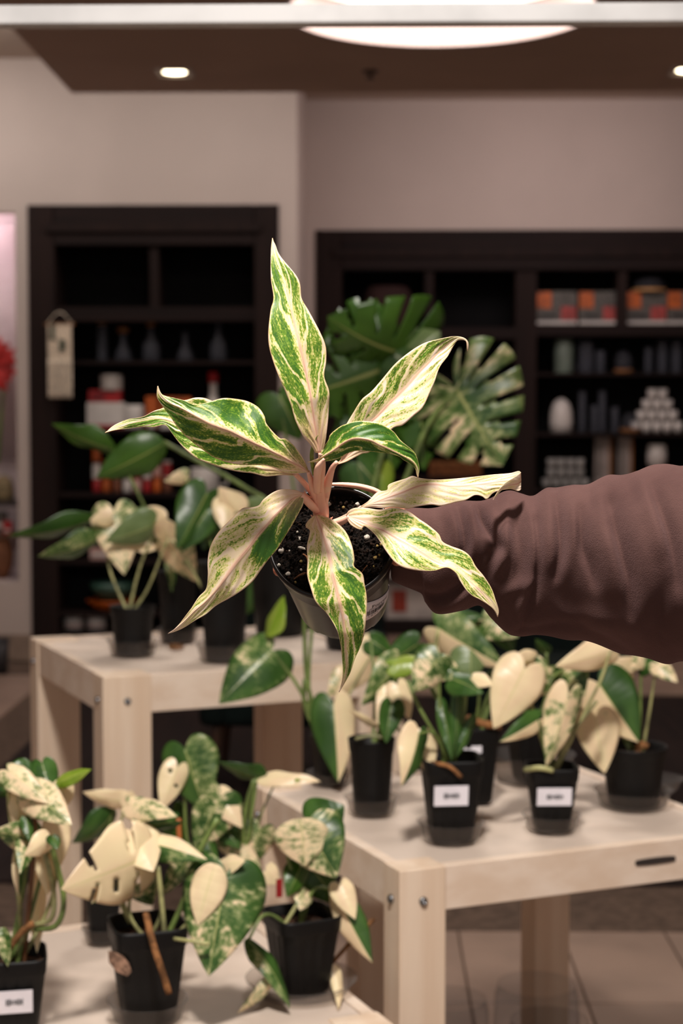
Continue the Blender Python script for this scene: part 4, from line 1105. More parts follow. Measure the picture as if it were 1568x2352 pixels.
# --- low table, bottom left
def C_(px, pyb, **k): pass
t, p, w, h = plant('potted_philodendron', 'bushy cream and green plant with a bamboo stake, at the bottom left corner', 22, 2400, ZC, 176, 2196, 's', .22, stk=(.055, .070, .036, True, .0),
  leaves=[(70, 1772, -8, 1830, 80, 'g', dict(roll=.2, db=.03, dt=.0, via=[(60, 2000), (66, 1860)])),
          (96, 1750, 118, 1836, 66, 'g', dict(roll=.1, db=.04, dt=.0, ns=1)),
          (18, 1768, 112, 1842, 66, 'm', dict(roll=.4, db=-.02, dt=-.06, fold=.3, via=[(40, 2000), (20, 1850)])),
          (66, 1812, 162, 1892, 92, 'm', dict(roll=.1, db=-.03, dt=-.08, ns=1)),
          (48, 1800, 40, 1915, 56, 'C', dict(roll=.3, db=.0, dt=-.02, ns=1)),
          (128, 1802, 207, 1766, 34, 'Y', dict(roll=.4, db=.0, dt=-.02, sh='l', via=[(110, 1950)])),
          (150, 1800, 142, 1862, 54, 'C', dict(roll=.3, db=.02, dt=.0, ns=1)),
          (80, 1926, -10, 1908, 74, 'M', dict(roll=.3, db=-.02, dt=-.06, ns=1)),
          (66, 1924, 48, 2005, 50, 'M', dict(roll=.3, db=-.03, dt=-.08, ns=1)),
          (112, 1928, 58, 1966, 52, 'C', dict(roll=.4, db=-.06, dt=-.09, ns=1)),
          (132, 1880, 140, 1990, 66, 'C', dict(roll=.3, db=.0, dt=-.02, via=[(120, 2060)])),
          (104, 1950, 112, 2056, 56, 'C', dict(roll=.3, db=.0, dt=-.02, ns=1)),
          (120, 1920, 132, 1950, 30, 'g', dict(roll=.3, ns=1, db=-.07, dt=-.09)),
          (84, 2000, 88, 2190, 44, 'C', dict(roll=.3, sh='l', ns=1, db=.05, dt=.03)),
          (60, 1880, 70, 1935, 30, 'G', dict(roll=.3, ns=1, db=-.04, dt=-.06)),
          (40, 1950, 44, 2060, 28, 'CG', dict(roll=.3, sh='l', ns=1)),
          (6, 2130, 20, 2220, 34, 'M', dict(roll=.4, ns=1, sh='l', db=-.04, dt=-.06))],
  stems=[([(84, 1800, -.02), (74, 2000, -.02), (60, 2150, -.01), (54, 2240, 0)], .0035, plain('bamboo_stake', (110, 70, 40), .6)),
         ([(100, 1950, -.03), (122, 2040, -.03), (118, 2110, -.03), (70, 2130, -.02), (40, 2190, 0)], .004, M_stemp),
         ([(118, 1940, -.04), (146, 2060, -.03), (130, 2125, -.03), (80, 2134, -.02)], .0045, M_stem),
         ([(36, 1990, -.01), (46, 2110, 0), (30, 2200, 0)], .004, M_stem), ([(20, 2180, -.03), (50, 2140, -.03), (76, 2120, -.03)], .005, bark)])
plant('potted_philodendron', 'small black pot half hidden behind the big white-leaved plant on the low table', 232, 2172, ZC, 96, 2036, 's', .3, sauc=(1.1, .025, 'clear saucer under the half hidden pot on the low table'),
  leaves=[(262, 1858, 176, 1950, 60, 'G', dict(roll=.8, db=.02, dt=.0, droop=.5, via=[(230, 1990)], sh='l')),
          (285, 1842, 190, 1822, 44, 'C', dict(roll=.5, db=.0, dt=-.02, ns=1, wave=.08)),
          (250, 1880, 190, 1900, 44, 'C', dict(roll=.4, db=.02, dt=.0, ns=1)),
          (292, 1826, 302, 1870, 40, 'C', dict(roll=.3, db=.0, dt=.0, via=[(260, 1960)]))])
t3, p3, w3, h3 = plant('potted_monstera', 'white split-leaf monstera in a square black pot, centre front of the low table', 332, 2362, ZC, 196, 2128, 's', .32, sauc=(1.1, .03, 'clear saucer under the big square pot, centre front of the low table'),
  leaves=[(334, 1968, 148, 2044, 176, 'C', dict(roll=.35, db=-.02, dt=-.14, fold=.1, ho=True, sl=2, droop=.12, via=[(296, 2090)])),
          (300, 1905, 352, 1998, 120, 'C', dict(roll=.3, db=.0, dt=-.05, ns=1)),
          (262, 2024, 212, 2076, 36, 'CG', dict(roll=.4, db=-.02, dt=-.05, sh='l', ns=1)),
          (296, 1848, 404, 1872, 60, 'm', dict(roll=.4, db=.04, dt=.0, ns=1)),
          (400, 1885, 300, 1905, 40, 'g', dict(roll=.5, db=.04, dt=.03, ns=1)),
          (344, 1936, 474, 1972, 66, 'MC', dict(roll=.3, db=.0, dt=-.03, via=[(372, 2080)])),
          (494, 1984, 452, 2126, 84, 'C', dict(roll=-.12, db=-.03, dt=-.055, sh='l', ns=1, fold=.05)),
          (520, 2000, 478, 2242, 192, 'gS', dict(roll=-.12, db=-.02, dt=-.08, fold=.12, droop=.1, via=[(420, 2140), (470, 2060)], r=.004)),
          (505, 1990, 560, 1976, 50, 'C', dict(roll=.5, ns=1)),
          (440, 1960, 372, 2060, 60, 'M', dict(roll=.4, db=.05, dt=.05, ns=1)),
          (330, 2030, 350, 2080, 70, 'M', dict(roll=.4, db=.05, dt=.05, ns=1))],
  stems=[([(300, 2120, .02), (280, 2070, .02), (276, 2010, .0)], .005, M_stemp), ([(385, 2150, 0), (425, 2060, 0), (456, 1960, 0), (500, 1880, 0)], .0045, M_stem),
         ([(378, 2150, -.02), (370, 2060, -.02), (362, 1990, -.02)], .004, M_stemp), ([(395, 2160, -.02), (440, 2110, -.03), (480, 2050, -.04)], .004, M_stemp),
         ([(335, 2098, -.06), (352, 2170, -.09), (372, 2230, -.10), (388, 2282, -.10)], .0055, bark), ([(400, 2156, -.06), (440, 2162, -.08), (480, 2168, -.08)], .003, M_stemp)])
# dried leaf stuck on the pot
V = [tuple(PY(a, b_, p3.y - w3 * .52 - .002)) for a, b_ in ((248, 2184), (262, 2186), (282, 2196), (296, 2212), (302, 2232), (292, 2242), (268, 2232), (250, 2210))]
solid(mesh('dried_leaf', V, [tuple(range(8))], plain('dry_leaf', (170, 134, 112), .8, .4, 90), t3, smooth=False), .0012)
plant('potted_monstera', 'black pot with a round green leaf and slit white leaf, back of low table', 470, 2150, ZC, 110, 1985, 's', .3, sauc=(1.1, .025, 'clear saucer under the pot at the back of the low table'),
  leaves=[(424, 1716, 470, 1868, 130, 'GM', dict(roll=-.3, db=.0, dt=-.02, fold=.08, via=[(430, 1930), (424, 1800)])),
          (408, 1760, 370, 1862, 66, 'C', dict(roll=.2, db=-.02, dt=-.05, ns=1, ho=True)),
          (396, 1860, 424, 1960, 70, 'T', dict(roll=.3, db=.03, dt=.03, ns=1)),
          (508, 1826, 446, 1958, 110, 'M', dict(roll=-.2, db=-.03, dt=-.05, ns=1)),
          (500, 1822, 556, 1900, 66, 'C', dict(roll=.2, db=-.02, dt=-.05, ns=1)),
          (508, 1890, 552, 1950, 60, 'G', dict(roll=.2, db=-.01, dt=-.03, ns=1)),
          (592, 1788, 502, 1754, 40, 'g', dict(roll=.9, db=.0, dt=-.02, via=[(560, 1950), (578, 1860)], r=.0035, wave=.08)),
          (590, 1790, 732, 1784, 38, 'C', dict(roll=.8, db=.0, dt=-.03, ns=1, droop=.25, sh='l', wave=.06)),
          (620, 1790, 690, 1790, 30, 'Y', dict(roll=.6, ns=1)),
          (600, 1900, 560, 1998, 90, 'M', dict(roll=.3, db=.02, dt=.0, ns=1)),
          (520, 1920, 600, 1990, 60, 'm', dict(roll=.3, db=.0, dt=-.02, ns=1)),
          (470, 1920, 500, 1990, 40, 'G', dict(roll=.3, ns=1, db=-.04, dt=-.06))],
  stems=[([(414, 1990, 0), (412, 1930, 0), (410, 1880, 0)], .0045, plain('orange_stick', (196, 110, 60), .5)), ([(556, 1960, 0), (564, 1860, 0), (584, 1790, 0)], .0045, M_stem),
         ([(500, 2000, 0), (556, 2080, .01), (590, 1900, .02), (640, 1780, .02)], .002, M_stem)])
t4, p4, w4, h4 = plant('potted_philodendron', 'plant with a large half-marbled leaf, right end of the low table', 690, 2292, ZC, 178, 2106, 's', .45, sauc=(1.7, .02, 'wide clear saucer under the ribbed pot at the right end of the low table'),
  leaves=[(706, 1896, 772, 2016, 150, 'M', dict(roll=-.1, db=-.01, dt=-.04, fold=.08, via=[(690, 2050), (660, 1960)])),
          (690, 1880, 700, 1990, 130, 'm', dict(roll=.1, db=-.03, dt=-.04, fold=.1, ns=1, sh='l')),
          (720, 1895, 790, 1850, 120, 'G', dict(roll=.1, db=.02, dt=.02, ns=1)),
          (766, 2040, 852, 2212, 70, 'CG', dict(roll=-.3, db=.0, dt=-.05, sh='l', via=[(720, 2044)])),
          (780, 2030, 816, 2110, 58, 'C', dict(roll=.2, db=-.01, dt=-.04, ns=1)),
          (566, 2156, 674, 2304, 44, 'MG', dict(roll=.6, db=-.06, dt=-.12, sh='l', droop=.3, via=[(610, 2100)])),
          (640, 2236, 548, 2330, 28, 'm', dict(roll=.6, db=-.08, dt=-.12, sh='l', ns=1)),
          (690, 1990, 660, 2060, 60, 'T', dict(roll=.3, ns=1)), (720, 2000, 780, 2080, 80, 'T', dict(roll=.3, ns=1, db=.04, dt=.04)),
          (700, 2045, 690, 2090, 50, 'm', dict(roll=.3, ns=1)), (610, 2000, 640, 2030, 60, 'C', dict(roll=.3, ns=1, db=.06, dt=.06))],
  stems=[([(650, 2130, -.03), (680, 2080, -.02), (700, 2040, 0)], .0035, M_stemp), ([(764, 2210, .05), (800, 2170, .05), (860, 2110, .06)], .0035, bark)])
box('red_tag', tuple(PY(641, 2040, p4.y - .02)), (.010, .002, .03), M_red, t4, .2)
# fallen dry leaf crumbs on low table
t = thing('fallen_leaf', GZ(640, 2330, ZC), 'pale curled fallen leaf beside the wide saucer on the low table', 'leaf')
blade(t, GZ(770, 2255, ZC) + Vector((0, 0, .03)), GZ(780, 2320, ZC) + Vector((0, 0, .006)), .022, 'C', .4, shape='l', name='dry_blade')

# ------------------------------------------------------------------ clear glass vases under the right table
for i, (px, py, w, Y, lb) in enumerate(((1232, 2245, 196, 3.45, 'clear glass vase behind, tallest rim under the right table'),
                                        (1262, 2328, 196, 3.15, 'clear glass vase in front, at the bottom edge under the right table'),
                                        (1030, 2278, 188, 3.30, 'clear glass vase partly behind the front leg of the right table'))):
    q = PY(px, py + 14, Y)
    t = thing('glass_vase', (q.x, q.y, 0), lb, 'vase', 'clear glass vases on the floor')
    R = w / 2 * Y / F
    lathe('body', [(0, .002), (R * .9, .002), (R * 1.02, .02), (R * 1.08, q.z * .5), (R * 1.0, q.z * .93), (R * .93, q.z - .004), (R * .93, q.z), (R * .91, q.z), (R * .97, q.z * .93), (R * 1.05, q.z * .5), (R * .98, .02), (0, .012)], (q.x, q.y, 0), M_glass, t, 48)

# ================================================================== HELD PLANT
def z2(a, b): return (560 + .34439 * a, 520 + .34439 * b)
def z5(a, b): return (680 + .34439 * a, 920 + .34439 * b)
def z4(a, b): return (360 + .34439 * a, 1080 + .34439 * b)
def z3(a, b): return (360 + .28061 * a, 860 + .28061 * b)
AX = Vector((.082, -.493, -.866)).normalized()          # pot axis, downwards, in camera space
AXW = (RC @ AX).normalized()
RIM = W(762, 1243, 0.0)
PR, PH = .0592, .122
HP = thing('held_potted_aglaonema', RIM + AXW * PH, 'pink-stemmed speckled plant in a round black pot held up in the hand', 'potted plant')
e1 = (RC @ Vector((1, 0, 0))); e1 = (e1 - AXW * e1.dot(AXW)).normalized()
e2 = AXW.cross(e1)
if (RC @ Vector((0, 1, 0))).dot(e2) < 0: e2 = -e2        # e2 = roughly up in the picture
def onpot(th, r, d):      # d = distance below the rim
    return RIM + AXW * d + e1 * (r * math.cos(th)) + e2 * (r * math.sin(th))
def wall_r(d): return PR * (.945 - .20 * (d / PH))
V, Fc = [], []
prof = [(PR * .925, .030), (PR * .93, .004), (PR * .945, .0), (PR * .975, -.0012), (PR * 1.0, .0004), (PR * 1.005, .003), (PR * .995, .0075), (PR * .965, .010), (wall_r(.012), .012)]
prof += [(wall_r(PH * f), PH * f) for f in (.2, .35, .5, .65, .8, .9)] + [(wall_r(PH * .96), PH * .96), (wall_r(PH) * .96, PH), (wall_r(PH) * .82, PH + .0005), (wall_r(PH) * .78, PH - .004), (0.0, PH - .004)]
SG = 96
for r, d in prof:
    for k in range(SG):
        th = 2 * math.pi * k / SG
        rr = r
        if d > PH * .9 and (k % 16) in (0, 1, 2, 3): d2 = d - .003
        else: d2 = d
        V.append(onpot(th, rr, d2))
for i in range(len(prof) - 1):
    for k in range(SG):
        Fc.append((i * SG + k, i * SG + (k + 1) % SG, (i + 1) * SG + (k + 1) % SG, (i + 1) * SG + k))
M_pot2 = plain('glossy_black_plastic', (20, 18, 18), 0.3, 0.12, 30, 0.03, 60, Specular_IOR_Level=0.36)
mesh('pot', V, Fc, M_pot2, HP)
# soil with crumbs
rs = np.random.RandomState(4)
V, Fc = [], []
NR, NT = 46, 150
from mathutils import noise as mn
for i in range(NR + 1):
    r = PR * .928 * i / NR
    for k in range(NT):
        th = 2 * math.pi * k / NT
        q = Vector((r * math.cos(th), r * math.sin(th), 0))
        h = mn.noise(q * 170) * .0030 + mn.noise(q * 420) * .0022 + mn.noise(q * 60) * .0035 + rs.uniform(-.0006, .0006)
        V.append(onpot(th, r, .0125 - h - .004 * (1 - (i / NR) ** 2)))
for i in range(NR):
    for k in range(NT): Fc.append((i * NT + k, i * NT + (k + 1) % NT, (i + 1) * NT + (k + 1) % NT, (i + 1) * NT + k))
M_soil2 = plain('dark_peat', (30, 21, 16), .9, .7, 260, .8, 700)
soil = mesh('soil', V, Fc, M_soil2, HP, smooth=False)
def on_soil(px, py, up=.001):
    d = ray(px, py); nrm = -AXW
    o = RIM + AXW * .0105
    s = (o - CAM).dot(nrm) / d.dot(nrm)
    return CAM + d * s + nrm * up
def pebble(c, r, seed):
    V, Fc = lathe_vf([(0.0, -1), (.6, -.75), (.95, -.2), (.9, .4), (.5, .85), (0, 1)], (0, 0, 0), 9)
    return [tuple(c + Vector(v) * r * (1 + .35 * mn.noise(Vector(v) * 2 + Vector((seed, 0, 0))))) for v in V], Fc
M_perl = plain('perlite_white', (214, 204, 190), .8, .2, 300, .3, 400)
M_perl2 = plain('perlite_tan', (168, 140, 84), .8, .3, 300, .3, 400)
def z6(a, b): return (600 + .22959 * a, 1080 + .22959 * b)
pl_ = [((200, 812), 30, 0), ((282, 812), 10, 0), ((360, 625), 12, 0), ((385, 695), 24, 0), ((398, 920), 17, 1), ((178, 958), 20, 0), ((268, 1048), 26, 0), ((398, 1002), 13, 0), ((303, 876), 12, 1), ((682, 345), 22, 0), ((963, 350), 27, 0), ((822, 380), 16, 1),
       ((1058, 680), 30, 0), ((1200, 750), 18, 1), ((1160, 765), 15, 1), ((1140, 885), 22, 1), ((1180, 855), 13, 1), ((1128, 970), 13, 1), ((342, 1130), 14, 1), ((853, 522), 13, 0), ((1000, 600), 14, 1), ((1210, 560), 12, 1)]
for i, (q, r, k) in enumerate(pl_):
    px, py = z6(*q)
    v, f = pebble(on_soil(px, py, .0012), r * .22959 * D0 / F * 1.05, i * 1.7)
    mesh('perlite_grain', v, f, M_perl2 if k else M_perl, HP)
crumbs = []
for i in range(520):
    th, r = rs.uniform(0, 6.283), PR * .9 * math.sqrt(rs.uniform(0, 1))
    crumbs.append(pebble(onpot(th, r, .0095 - rs.uniform(0, .0022)), rs.uniform(.0006, .0017), i))
o = mesh('soil_crumbs', *join(crumbs), plain('peat_crumbs', (40, 27, 19), .95, .7, 90, .4, 400), HP, smooth=False)
setp(o, kind='stuff')
M_root = plain('root_tan', (150, 102, 72), .8, .3, 100)
def rootl(P, r, m=None): tube('root', [on_soil(*z6(a, b), up=u_) for a, b, u_ in P], r, m or M_root, HP, 8)
rootl([(325, 1102, .002), (380, 1075, .004), (430, 1050, .003), (462, 1035, .001)], [.0004, .0009, .0012, .0008])
rootl([(372, 782, .002), (400, 792, .003), (448, 800, .002)], [.0009, .0014, .0010], M_perl)
rootl([(770, 220, .002), (850, 228, .003), (920, 262, .001)], .0005)
rootl([(1000, 1040, .002), (1040, 990, .003), (1060, 960, .001)], .0005)
rootl([(420, 850, .002), (455, 880, .003), (470, 930, .001)], .0008)
# sticker with printing on the wall
def stick_pt(th, d, off): 
    return onpot(th, wall_r(d) + off, d)
def th_d_of(px, py):
    """find (theta, d) on the outer wall seen at a pixel"""
    best = None
    for th in np.linspace(-2.2, .4, 80):
        for d in np.linspace(.012, PH * .98, 60):
            x, y = px_of(onpot(th, wall_r(d), d))
            e = (x - px) ** 2 + (y - py) ** 2
            if best is None or e < best[0]: best = (e, th, d)
    return best[1], best[2]
A_ = th_d_of(888, 1336); B_ = th_d_of(894, 1362); C0 = th_d_of(843, 1424); D_ = th_d_of(843, 1384)
# continue the sticker leftwards behind the front leaf
def bil(u_, v_):
    top = (A_[0] + (D_[0] - A_[0]) * (1 - u_) , A_[1] + (D_[1] - A_[1]) * (1 - u_))
    bot = (B_[0] + (C0[0] - B_[0]) * (1 - u_), B_[1] + (C0[1] - B_[1]) * (1 - u_))
    return top[0] * v_ + bot[0] * (1 - v_), top[1] * v_ + bot[1] * (1 - v_)
V, Fc, n_ = [], [], 14
for i in range(n_ + 1):
    for j in range(5):
        th, d = bil(-.5 + 1.5 * i / n_, j / 4); V.append(stick_pt(th, d, .0004))
for i in range(n_):
    for j in range(4): Fc.append((i * 5 + j, i * 5 + j + 1, (i + 1) * 5 + j + 1, (i + 1) * 5 + j))
lab = solid(mesh('sticker', V, Fc, M_paper, HP), .0002)
lab['label'] = 'white sticker printed with a name and barcode'
def print_on(name, V2, Fc, su, sv, u0, v0, rotk=0.0):
    V = [stick_pt(*bil(u0 + x * su, v0 + y * sv), .0008) for x, y, z in V2]
    mesh(name, V, Fc, M_ink, lab, smooth=False)
v, f = text_vf('Forrest', 1.0)
wmax = max(q[0] for q in v)
print_on('lettering', v, f, .50 / wmax, .235, .10, .60)
v, f = text_vf('plant specimen', 1.0); wmax = max(q[0] for q in v)
print_on('lettering', v, f, .56 / wmax, .10, .04, .53)
V, Fc = [], []
x = .0; rb = random.Random(11)
while x < 1:
    wd = rb.choice((.012, .02, .035)); n = len(V)
    V += [(x, 0, 0), (x + wd, 0, 0), (x + wd, 1, 0), (x, 1, 0)]; Fc.append((n, n + 1, n + 2, n + 3)); x += wd + rb.choice((.012, .018, .03))
print_on('barcode', V, Fc, .62, .24, -.10, .24)
v, f = text_vf('1834', 1.0); wmax = max(q[0] for q in v)
print_on('lettering', v, f, .3 / wmax, .09, -.0, .13)

# --- leaves given by left edge, midrib, right edge (traced shape, each with its own depth and fold)
def hleaf(key, Lp, Mp, Rp, dd, fold, gr, gl, pink=.5, yellow=.5, seed=0.0, ns=5.0, wave=.0012, nl=96, nw=14, conv=None, bulge=.0, patch=None):
    c = conv or (lambda a, b: (a, b))
    def tr(P): return [c(*q) for q in P]
    A = cr([q + (0.0,) for q in tr(Lp)], nl); B = cr([q + (0.0,) for q in tr(Mp)], nl); C = cr([q + (0.0,) for q in tr(Rp)], nl)
    ddv = np.interp(np.linspace(0, 1, nl), np.linspace(0, 1, len(dd)), dd)
    wmaxL = max(np.linalg.norm(A[:, :2] - B[:, :2], axis=1)); wmaxR = max(np.linalg.norm(C[:, :2] - B[:, :2], axis=1))
    V, UV, Fc = [], [], []
    for i in range(nl):
        t_ = i / (nl - 1)
        for k in range(-nw, nw + 1):
            f = abs(k) / nw
            E, fo = (A, fold[0]) if k < 0 else (C, fold[1])
            x = B[i, 0] + (E[i, 0] - B[i, 0]) * f; y = B[i, 1] + (E[i, 1] - B[i, 1]) * f
            hw = math.hypot(E[i, 0] - B[i, 0], E[i, 1] - B[i, 1]) * D0 / F
            fov = fo if not isinstance(fo, (list, tuple)) else float(np.interp(t_, np.linspace(0, 1, len(fo)), fo))
            d = ddv[i] + fov * hw * (f - .35 * f * f * (1 if fov > 0 else 1)) - bulge * hw * math.sin(math.pi * f)
            d += wave * math.sin(t_ * 26 + (0 if k < 0 else 1.7) + seed) * f * f
            # soft quilting between side veins
            d += .0004 * math.sin((t_ - f * .30) * 2 * math.pi * 9 + seed) * math.sin(math.pi * min(1, f * 1.05)) * min(1, hw / .01)
            V.append(W(x, y, d)); UV.append((.5 + .5 * k / nw, t_))
    M_ = 2 * nw + 1
    for i in range(nl - 1):
        for k in range(M_ - 1): Fc.append((i * M_ + k, i * M_ + k + 1, (i + 1) * M_ + k + 1, (i + 1) * M_ + k))
    o = mesh('leaf', V, Fc, aglaonema_mat(key, gr, gl, pink, seed, yellow, ns, patch), HP, UV)
    solid(o, .0006)
    return o
# 1 upright
rows = [(1510, 478, 503, 525), (1450, 440, 495, 540), (1400, 395, 487, 548), (1300, 345, 470, 560), (1200, 315, 455, 567), (1100, 275, 440, 568), (1000, 232, 420, 535), (900, 195, 398, 548), (800, 168, 375, 545), (700, 163, 350, 505), (560, 178, 318, 430), (480, 197, 300, 385), (350, 180, 262, 362), (200, 179, 213, 243), (130, 183, 198, 212), (78, 190, 190, 190)]
hleaf('upright', [(r[1], r[0]) for r in rows], [(r[2], r[0]) for r in rows], [(r[3], r[0]) for r in rows], [-.088, -.094, -.088, -.075, -.06], (-.45, -.35), .46, .58, .6, .8, 1.0, 4.0, conv=z2)
# 2 upper right (base hidden behind leaf 3)
L2 = [z5(265, 425), z5(300, 380), z2(640, 1400), z2(688, 1310), z2(730, 1240), z2(785, 1155), z2(850, 1100), z2(920, 1020), z2(1000, 925), z2(1080, 855), z2(1160, 800), z2(1230, 768), z2(1330, 745), z2(1400, 733), z2(1460, 742), z2(1490, 765), z2(1497, 800), z2(1490, 832)]
M2 = [z5(268, 425), z5(330, 375), z2(780, 1380), z2(850, 1300), z2(890, 1265), z2(960, 1190), z2(1030, 1120), z2(1090, 1060), z2(1150, 990), z2(1215, 925), z2(1280, 860), z2(1340, 810), z2(1395, 765), z2(1430, 745), z2(1462, 748), z2(1487, 768), z2(1494, 800), z2(1490, 832)]
R2 = [z5(272, 427), z5(340, 405), z5(440, 355), z5(500, 335), z2(985, 1352), z2(1060, 1325), z2(1135, 1260), z2(1190, 1210), z2(1235, 1120), z2(1270, 1040), z2(1305, 940), z2(1360, 865), z2(1395, 800), z2(1420, 762), z2(1440, 757), z2(1465, 757), z2(1483, 772), z2(1490, 832)]
hleaf('upper_right', L2, M2, R2, [-.062, -.066, -.06, -.05, -.04, -.035], (-.4, -.3), .25, .42, .6, .6, 2.0, 4.0)
# 3 small arching
U3 = [(100, 403), (145, 395), (175, 320), (215, 265), (230, 225), (290, 175), (340, 155), (400, 138), (460, 137), (540, 148), (600, 175), (650, 210), (700, 270), (780, 335), (805, 385), (820, 455), (812, 515)]
M3 = [(100, 405), (150, 385), (200, 362), (260, 325), (320, 282), (380, 256), (440, 256), (500, 268), (560, 298), (640, 335), (715, 372), (765, 400), (795, 430), (808, 470), (812, 515)]
D3 = [(75, 410), (150, 411), (230, 400), (290, 382), (340, 352), (400, 336), (450, 338), (540, 343), (610, 352), (680, 370), (715, 395), (760, 420), (795, 455), (803, 490), (812, 515)]
hleaf('small_arching', U3, M3, D3, [-.085, -.095, -.102, -.105, -.10, -.095], (.5, .9), .74, .78, .1, .9, 3.0, 3.0, conv=z5)
# 4 long pale, rolled tip
U4 = [(415, 718), (480, 670), (540, 612), (605, 598), (612, 565), (650, 545), (730, 520), (775, 503), (830, 518), (940, 527), (1050, 522), (1150, 512), (1300, 495), (1420, 485), (1480, 470), (1497, 478)]
M4 = [(415, 718), (500, 688), (600, 650), (700, 615), (780, 583), (850, 562), (930, 556), (1050, 570), (1200, 560), (1350, 540), (1450, 530), (1498, 540)]
D4 = [(415, 718), (500, 712), (580, 718), (650, 710), (740, 722), (800, 708), (900, 695), (970, 703), (1060, 680), (1130, 665), (1190, 632), (1240, 640), (1270, 660), (1310, 620), (1360, 600), (1430, 590), (1480, 605), (1498, 592)]
hleaf('long_pale', U4, M4, D4, [-.018, -.022, -.026, -.022, -.016, -.010], (.75, -.35), .12, .16, .35, 1.0, 4.0, 3.0, conv=z5, wave=.0008)
U4b = [(1497, 478), (1470, 500), (1430, 525), (1390, 552), (1355, 590), (1325, 635), (1312, 662)]
M4b = [(1499, 535), (1475, 555), (1440, 560), (1400, 570), (1362, 594), (1330, 636), (1312, 662)]
D4b = [(1498, 592), (1480, 604), (1445, 592), (1410, 588), (1370, 598), (1335, 638), (1312, 662)]
hleaf('long_pale_tip', U4b, M4b, D4b, [-.010, -.020, -.022, -.022], (-.5, .8), .1, .1, .0, .7, 4.5, 3.0, conv=z5, nl=30, wave=0)
# 5 lower right
U5 = [(335, 765), (350, 735), (400, 715), (480, 718), (560, 728), (640, 712), (700, 720), (760, 745), (820, 790), (880, 830), (950, 890), (975, 940), (1030, 970), (1110, 1000), (1160, 1040), (1200, 1110), (1250, 1170), (1300, 1250), (1330, 1330), (1350, 1400), (1343, 1443)]
M5 = [(335, 770), (420, 805), (500, 840), (580, 870), (660, 915), (740, 960), (820, 1005), (900, 1055), (970, 1090), (1040, 1115), (1100, 1160), (1160, 1210), (1220, 1265), (1270, 1320), (1310, 1370), (1336, 1415), (1343, 1443)]
D5 = [(335, 778), (365, 830), (430, 862), (450, 835), (490, 860), (530, 900), (570, 960), (610, 1020), (660, 1080), (720, 1115), (820, 1135), (920, 1135), (1000, 1112), (1060, 1145), (1090, 1200), (1130, 1260), (1170, 1300), (1230, 1330), (1290, 1370), (1325, 1405), (1343, 1443)]
hleaf('lower_right', U5, M5, D5, [-.022, -.034, -.045, -.052, -.056, -.05], (.42, -.55), .36, .42, .5, 1.0, 5.0, 3.6, conv=z5)
# 6 front centre
L6 = [(1052, 300), (1010, 335), (990, 375), (1020, 400), (1012, 450), (1000, 510), (1005, 600), (1003, 700), (1030, 800), (1060, 880), (1120, 940), (1170, 1010), (1205, 1080), (1225, 1160), (1235, 1250), (1240, 1340), (1235, 1400), (1215, 1480)]
M6 = [(1060, 300), (1085, 370), (1110, 440), (1135, 520), (1155, 600), (1170, 680), (1190, 760), (1210, 840), (1225, 910), (1240, 980), (1250, 1060), (1256, 1140), (1262, 1220), (1263, 1300), (1255, 1370), (1240, 1430), (1215, 1480)]
R6 = [(1085, 298), (1150, 320), (1200, 350), (1260, 410), (1300, 500), (1318, 590), (1315, 640), (1370, 690), (1385, 760), (1400, 860), (1395, 980), (1385, 1080), (1360, 1170), (1320, 1260), (1290, 1350), (1250, 1420), (1215, 1480)]
hleaf('front_centre', L6, M6, R6, [-.030, -.052, -.070, -.078, -.076, -.068, -.058], (.55, .45), .58, .48, .45, .8, 6.0, 5.0, conv=z4)
# 7 lower left
L7 = [(980, 158), (940, 138), (900, 130), (830, 128), (770, 150), (710, 195), (680, 235), (630, 248), (570, 255), (500, 320), (430, 390), (380, 460), (350, 530), (338, 610), (340, 700), (330, 790), (280, 845), (230, 920), (170, 1000), (120, 1060), (75, 1090)]
M7 = [(982, 162), (910, 190), (850, 240), (790, 300), (730, 370), (670, 440), (620, 510), (570, 570), (520, 630), (470, 700), (420, 770), (370, 830), (310, 890), (250, 940), (180, 1010), (120, 1060), (75, 1090)]
R7 = [(978, 150), (978, 220), (950, 280), (900, 370), (850, 450), (800, 530), (740, 600), (690, 670), (640, 740), (570, 800), (490, 850), (400, 900), (330, 960), (260, 1000), (180, 1050), (120, 1076), (75, 1090)]
hleaf('lower_left', L7, M7, R7, [-.048, -.060, -.066, -.066, -.060, -.052], (.5, .35), .26, .30, .5, .8, 7.0, 3.2, conv=z4, patch=(.02, .36, .62, 1))
# 8 upper left green
U8 = [(1240, 790), (1200, 690), (1120, 580), (1050, 525), (1010, 525), (950, 470), (895, 400), (880, 340), (830, 270), (740, 220), (640, 200), (540, 195), (440, 222), (370, 240), (300, 245), (230, 215), (150, 195), (60, 175), (30, 150), (8, 95)]
M8 = [(1245, 800), (1180, 760), (1100, 715), (1000, 660), (900, 610), (800, 565), (700, 515), (600, 465), (500, 430), (400, 385), (300, 330), (200, 275), (120, 240), (60, 195), (20, 140), (8, 95)]
D8 = [(1228, 802), (1120, 812), (1040, 802), (960, 762), (880, 744), (800, 742), (700, 740), (600, 725), (480, 685), (380, 620), (300, 560), (230, 500), (160, 420), (100, 330), (40, 250), (3, 190), (0, 140), (8, 95)]
hleaf('upper_left', U8, M8, D8, [-.070, -.088, -.098, -.102, -.098, -.092], ([.2, .5, .9, .6, .3], ([.3, .5, .8, .7, .4])), .62, .66, .55, .9, 8.0, 4.0, conv=z3)
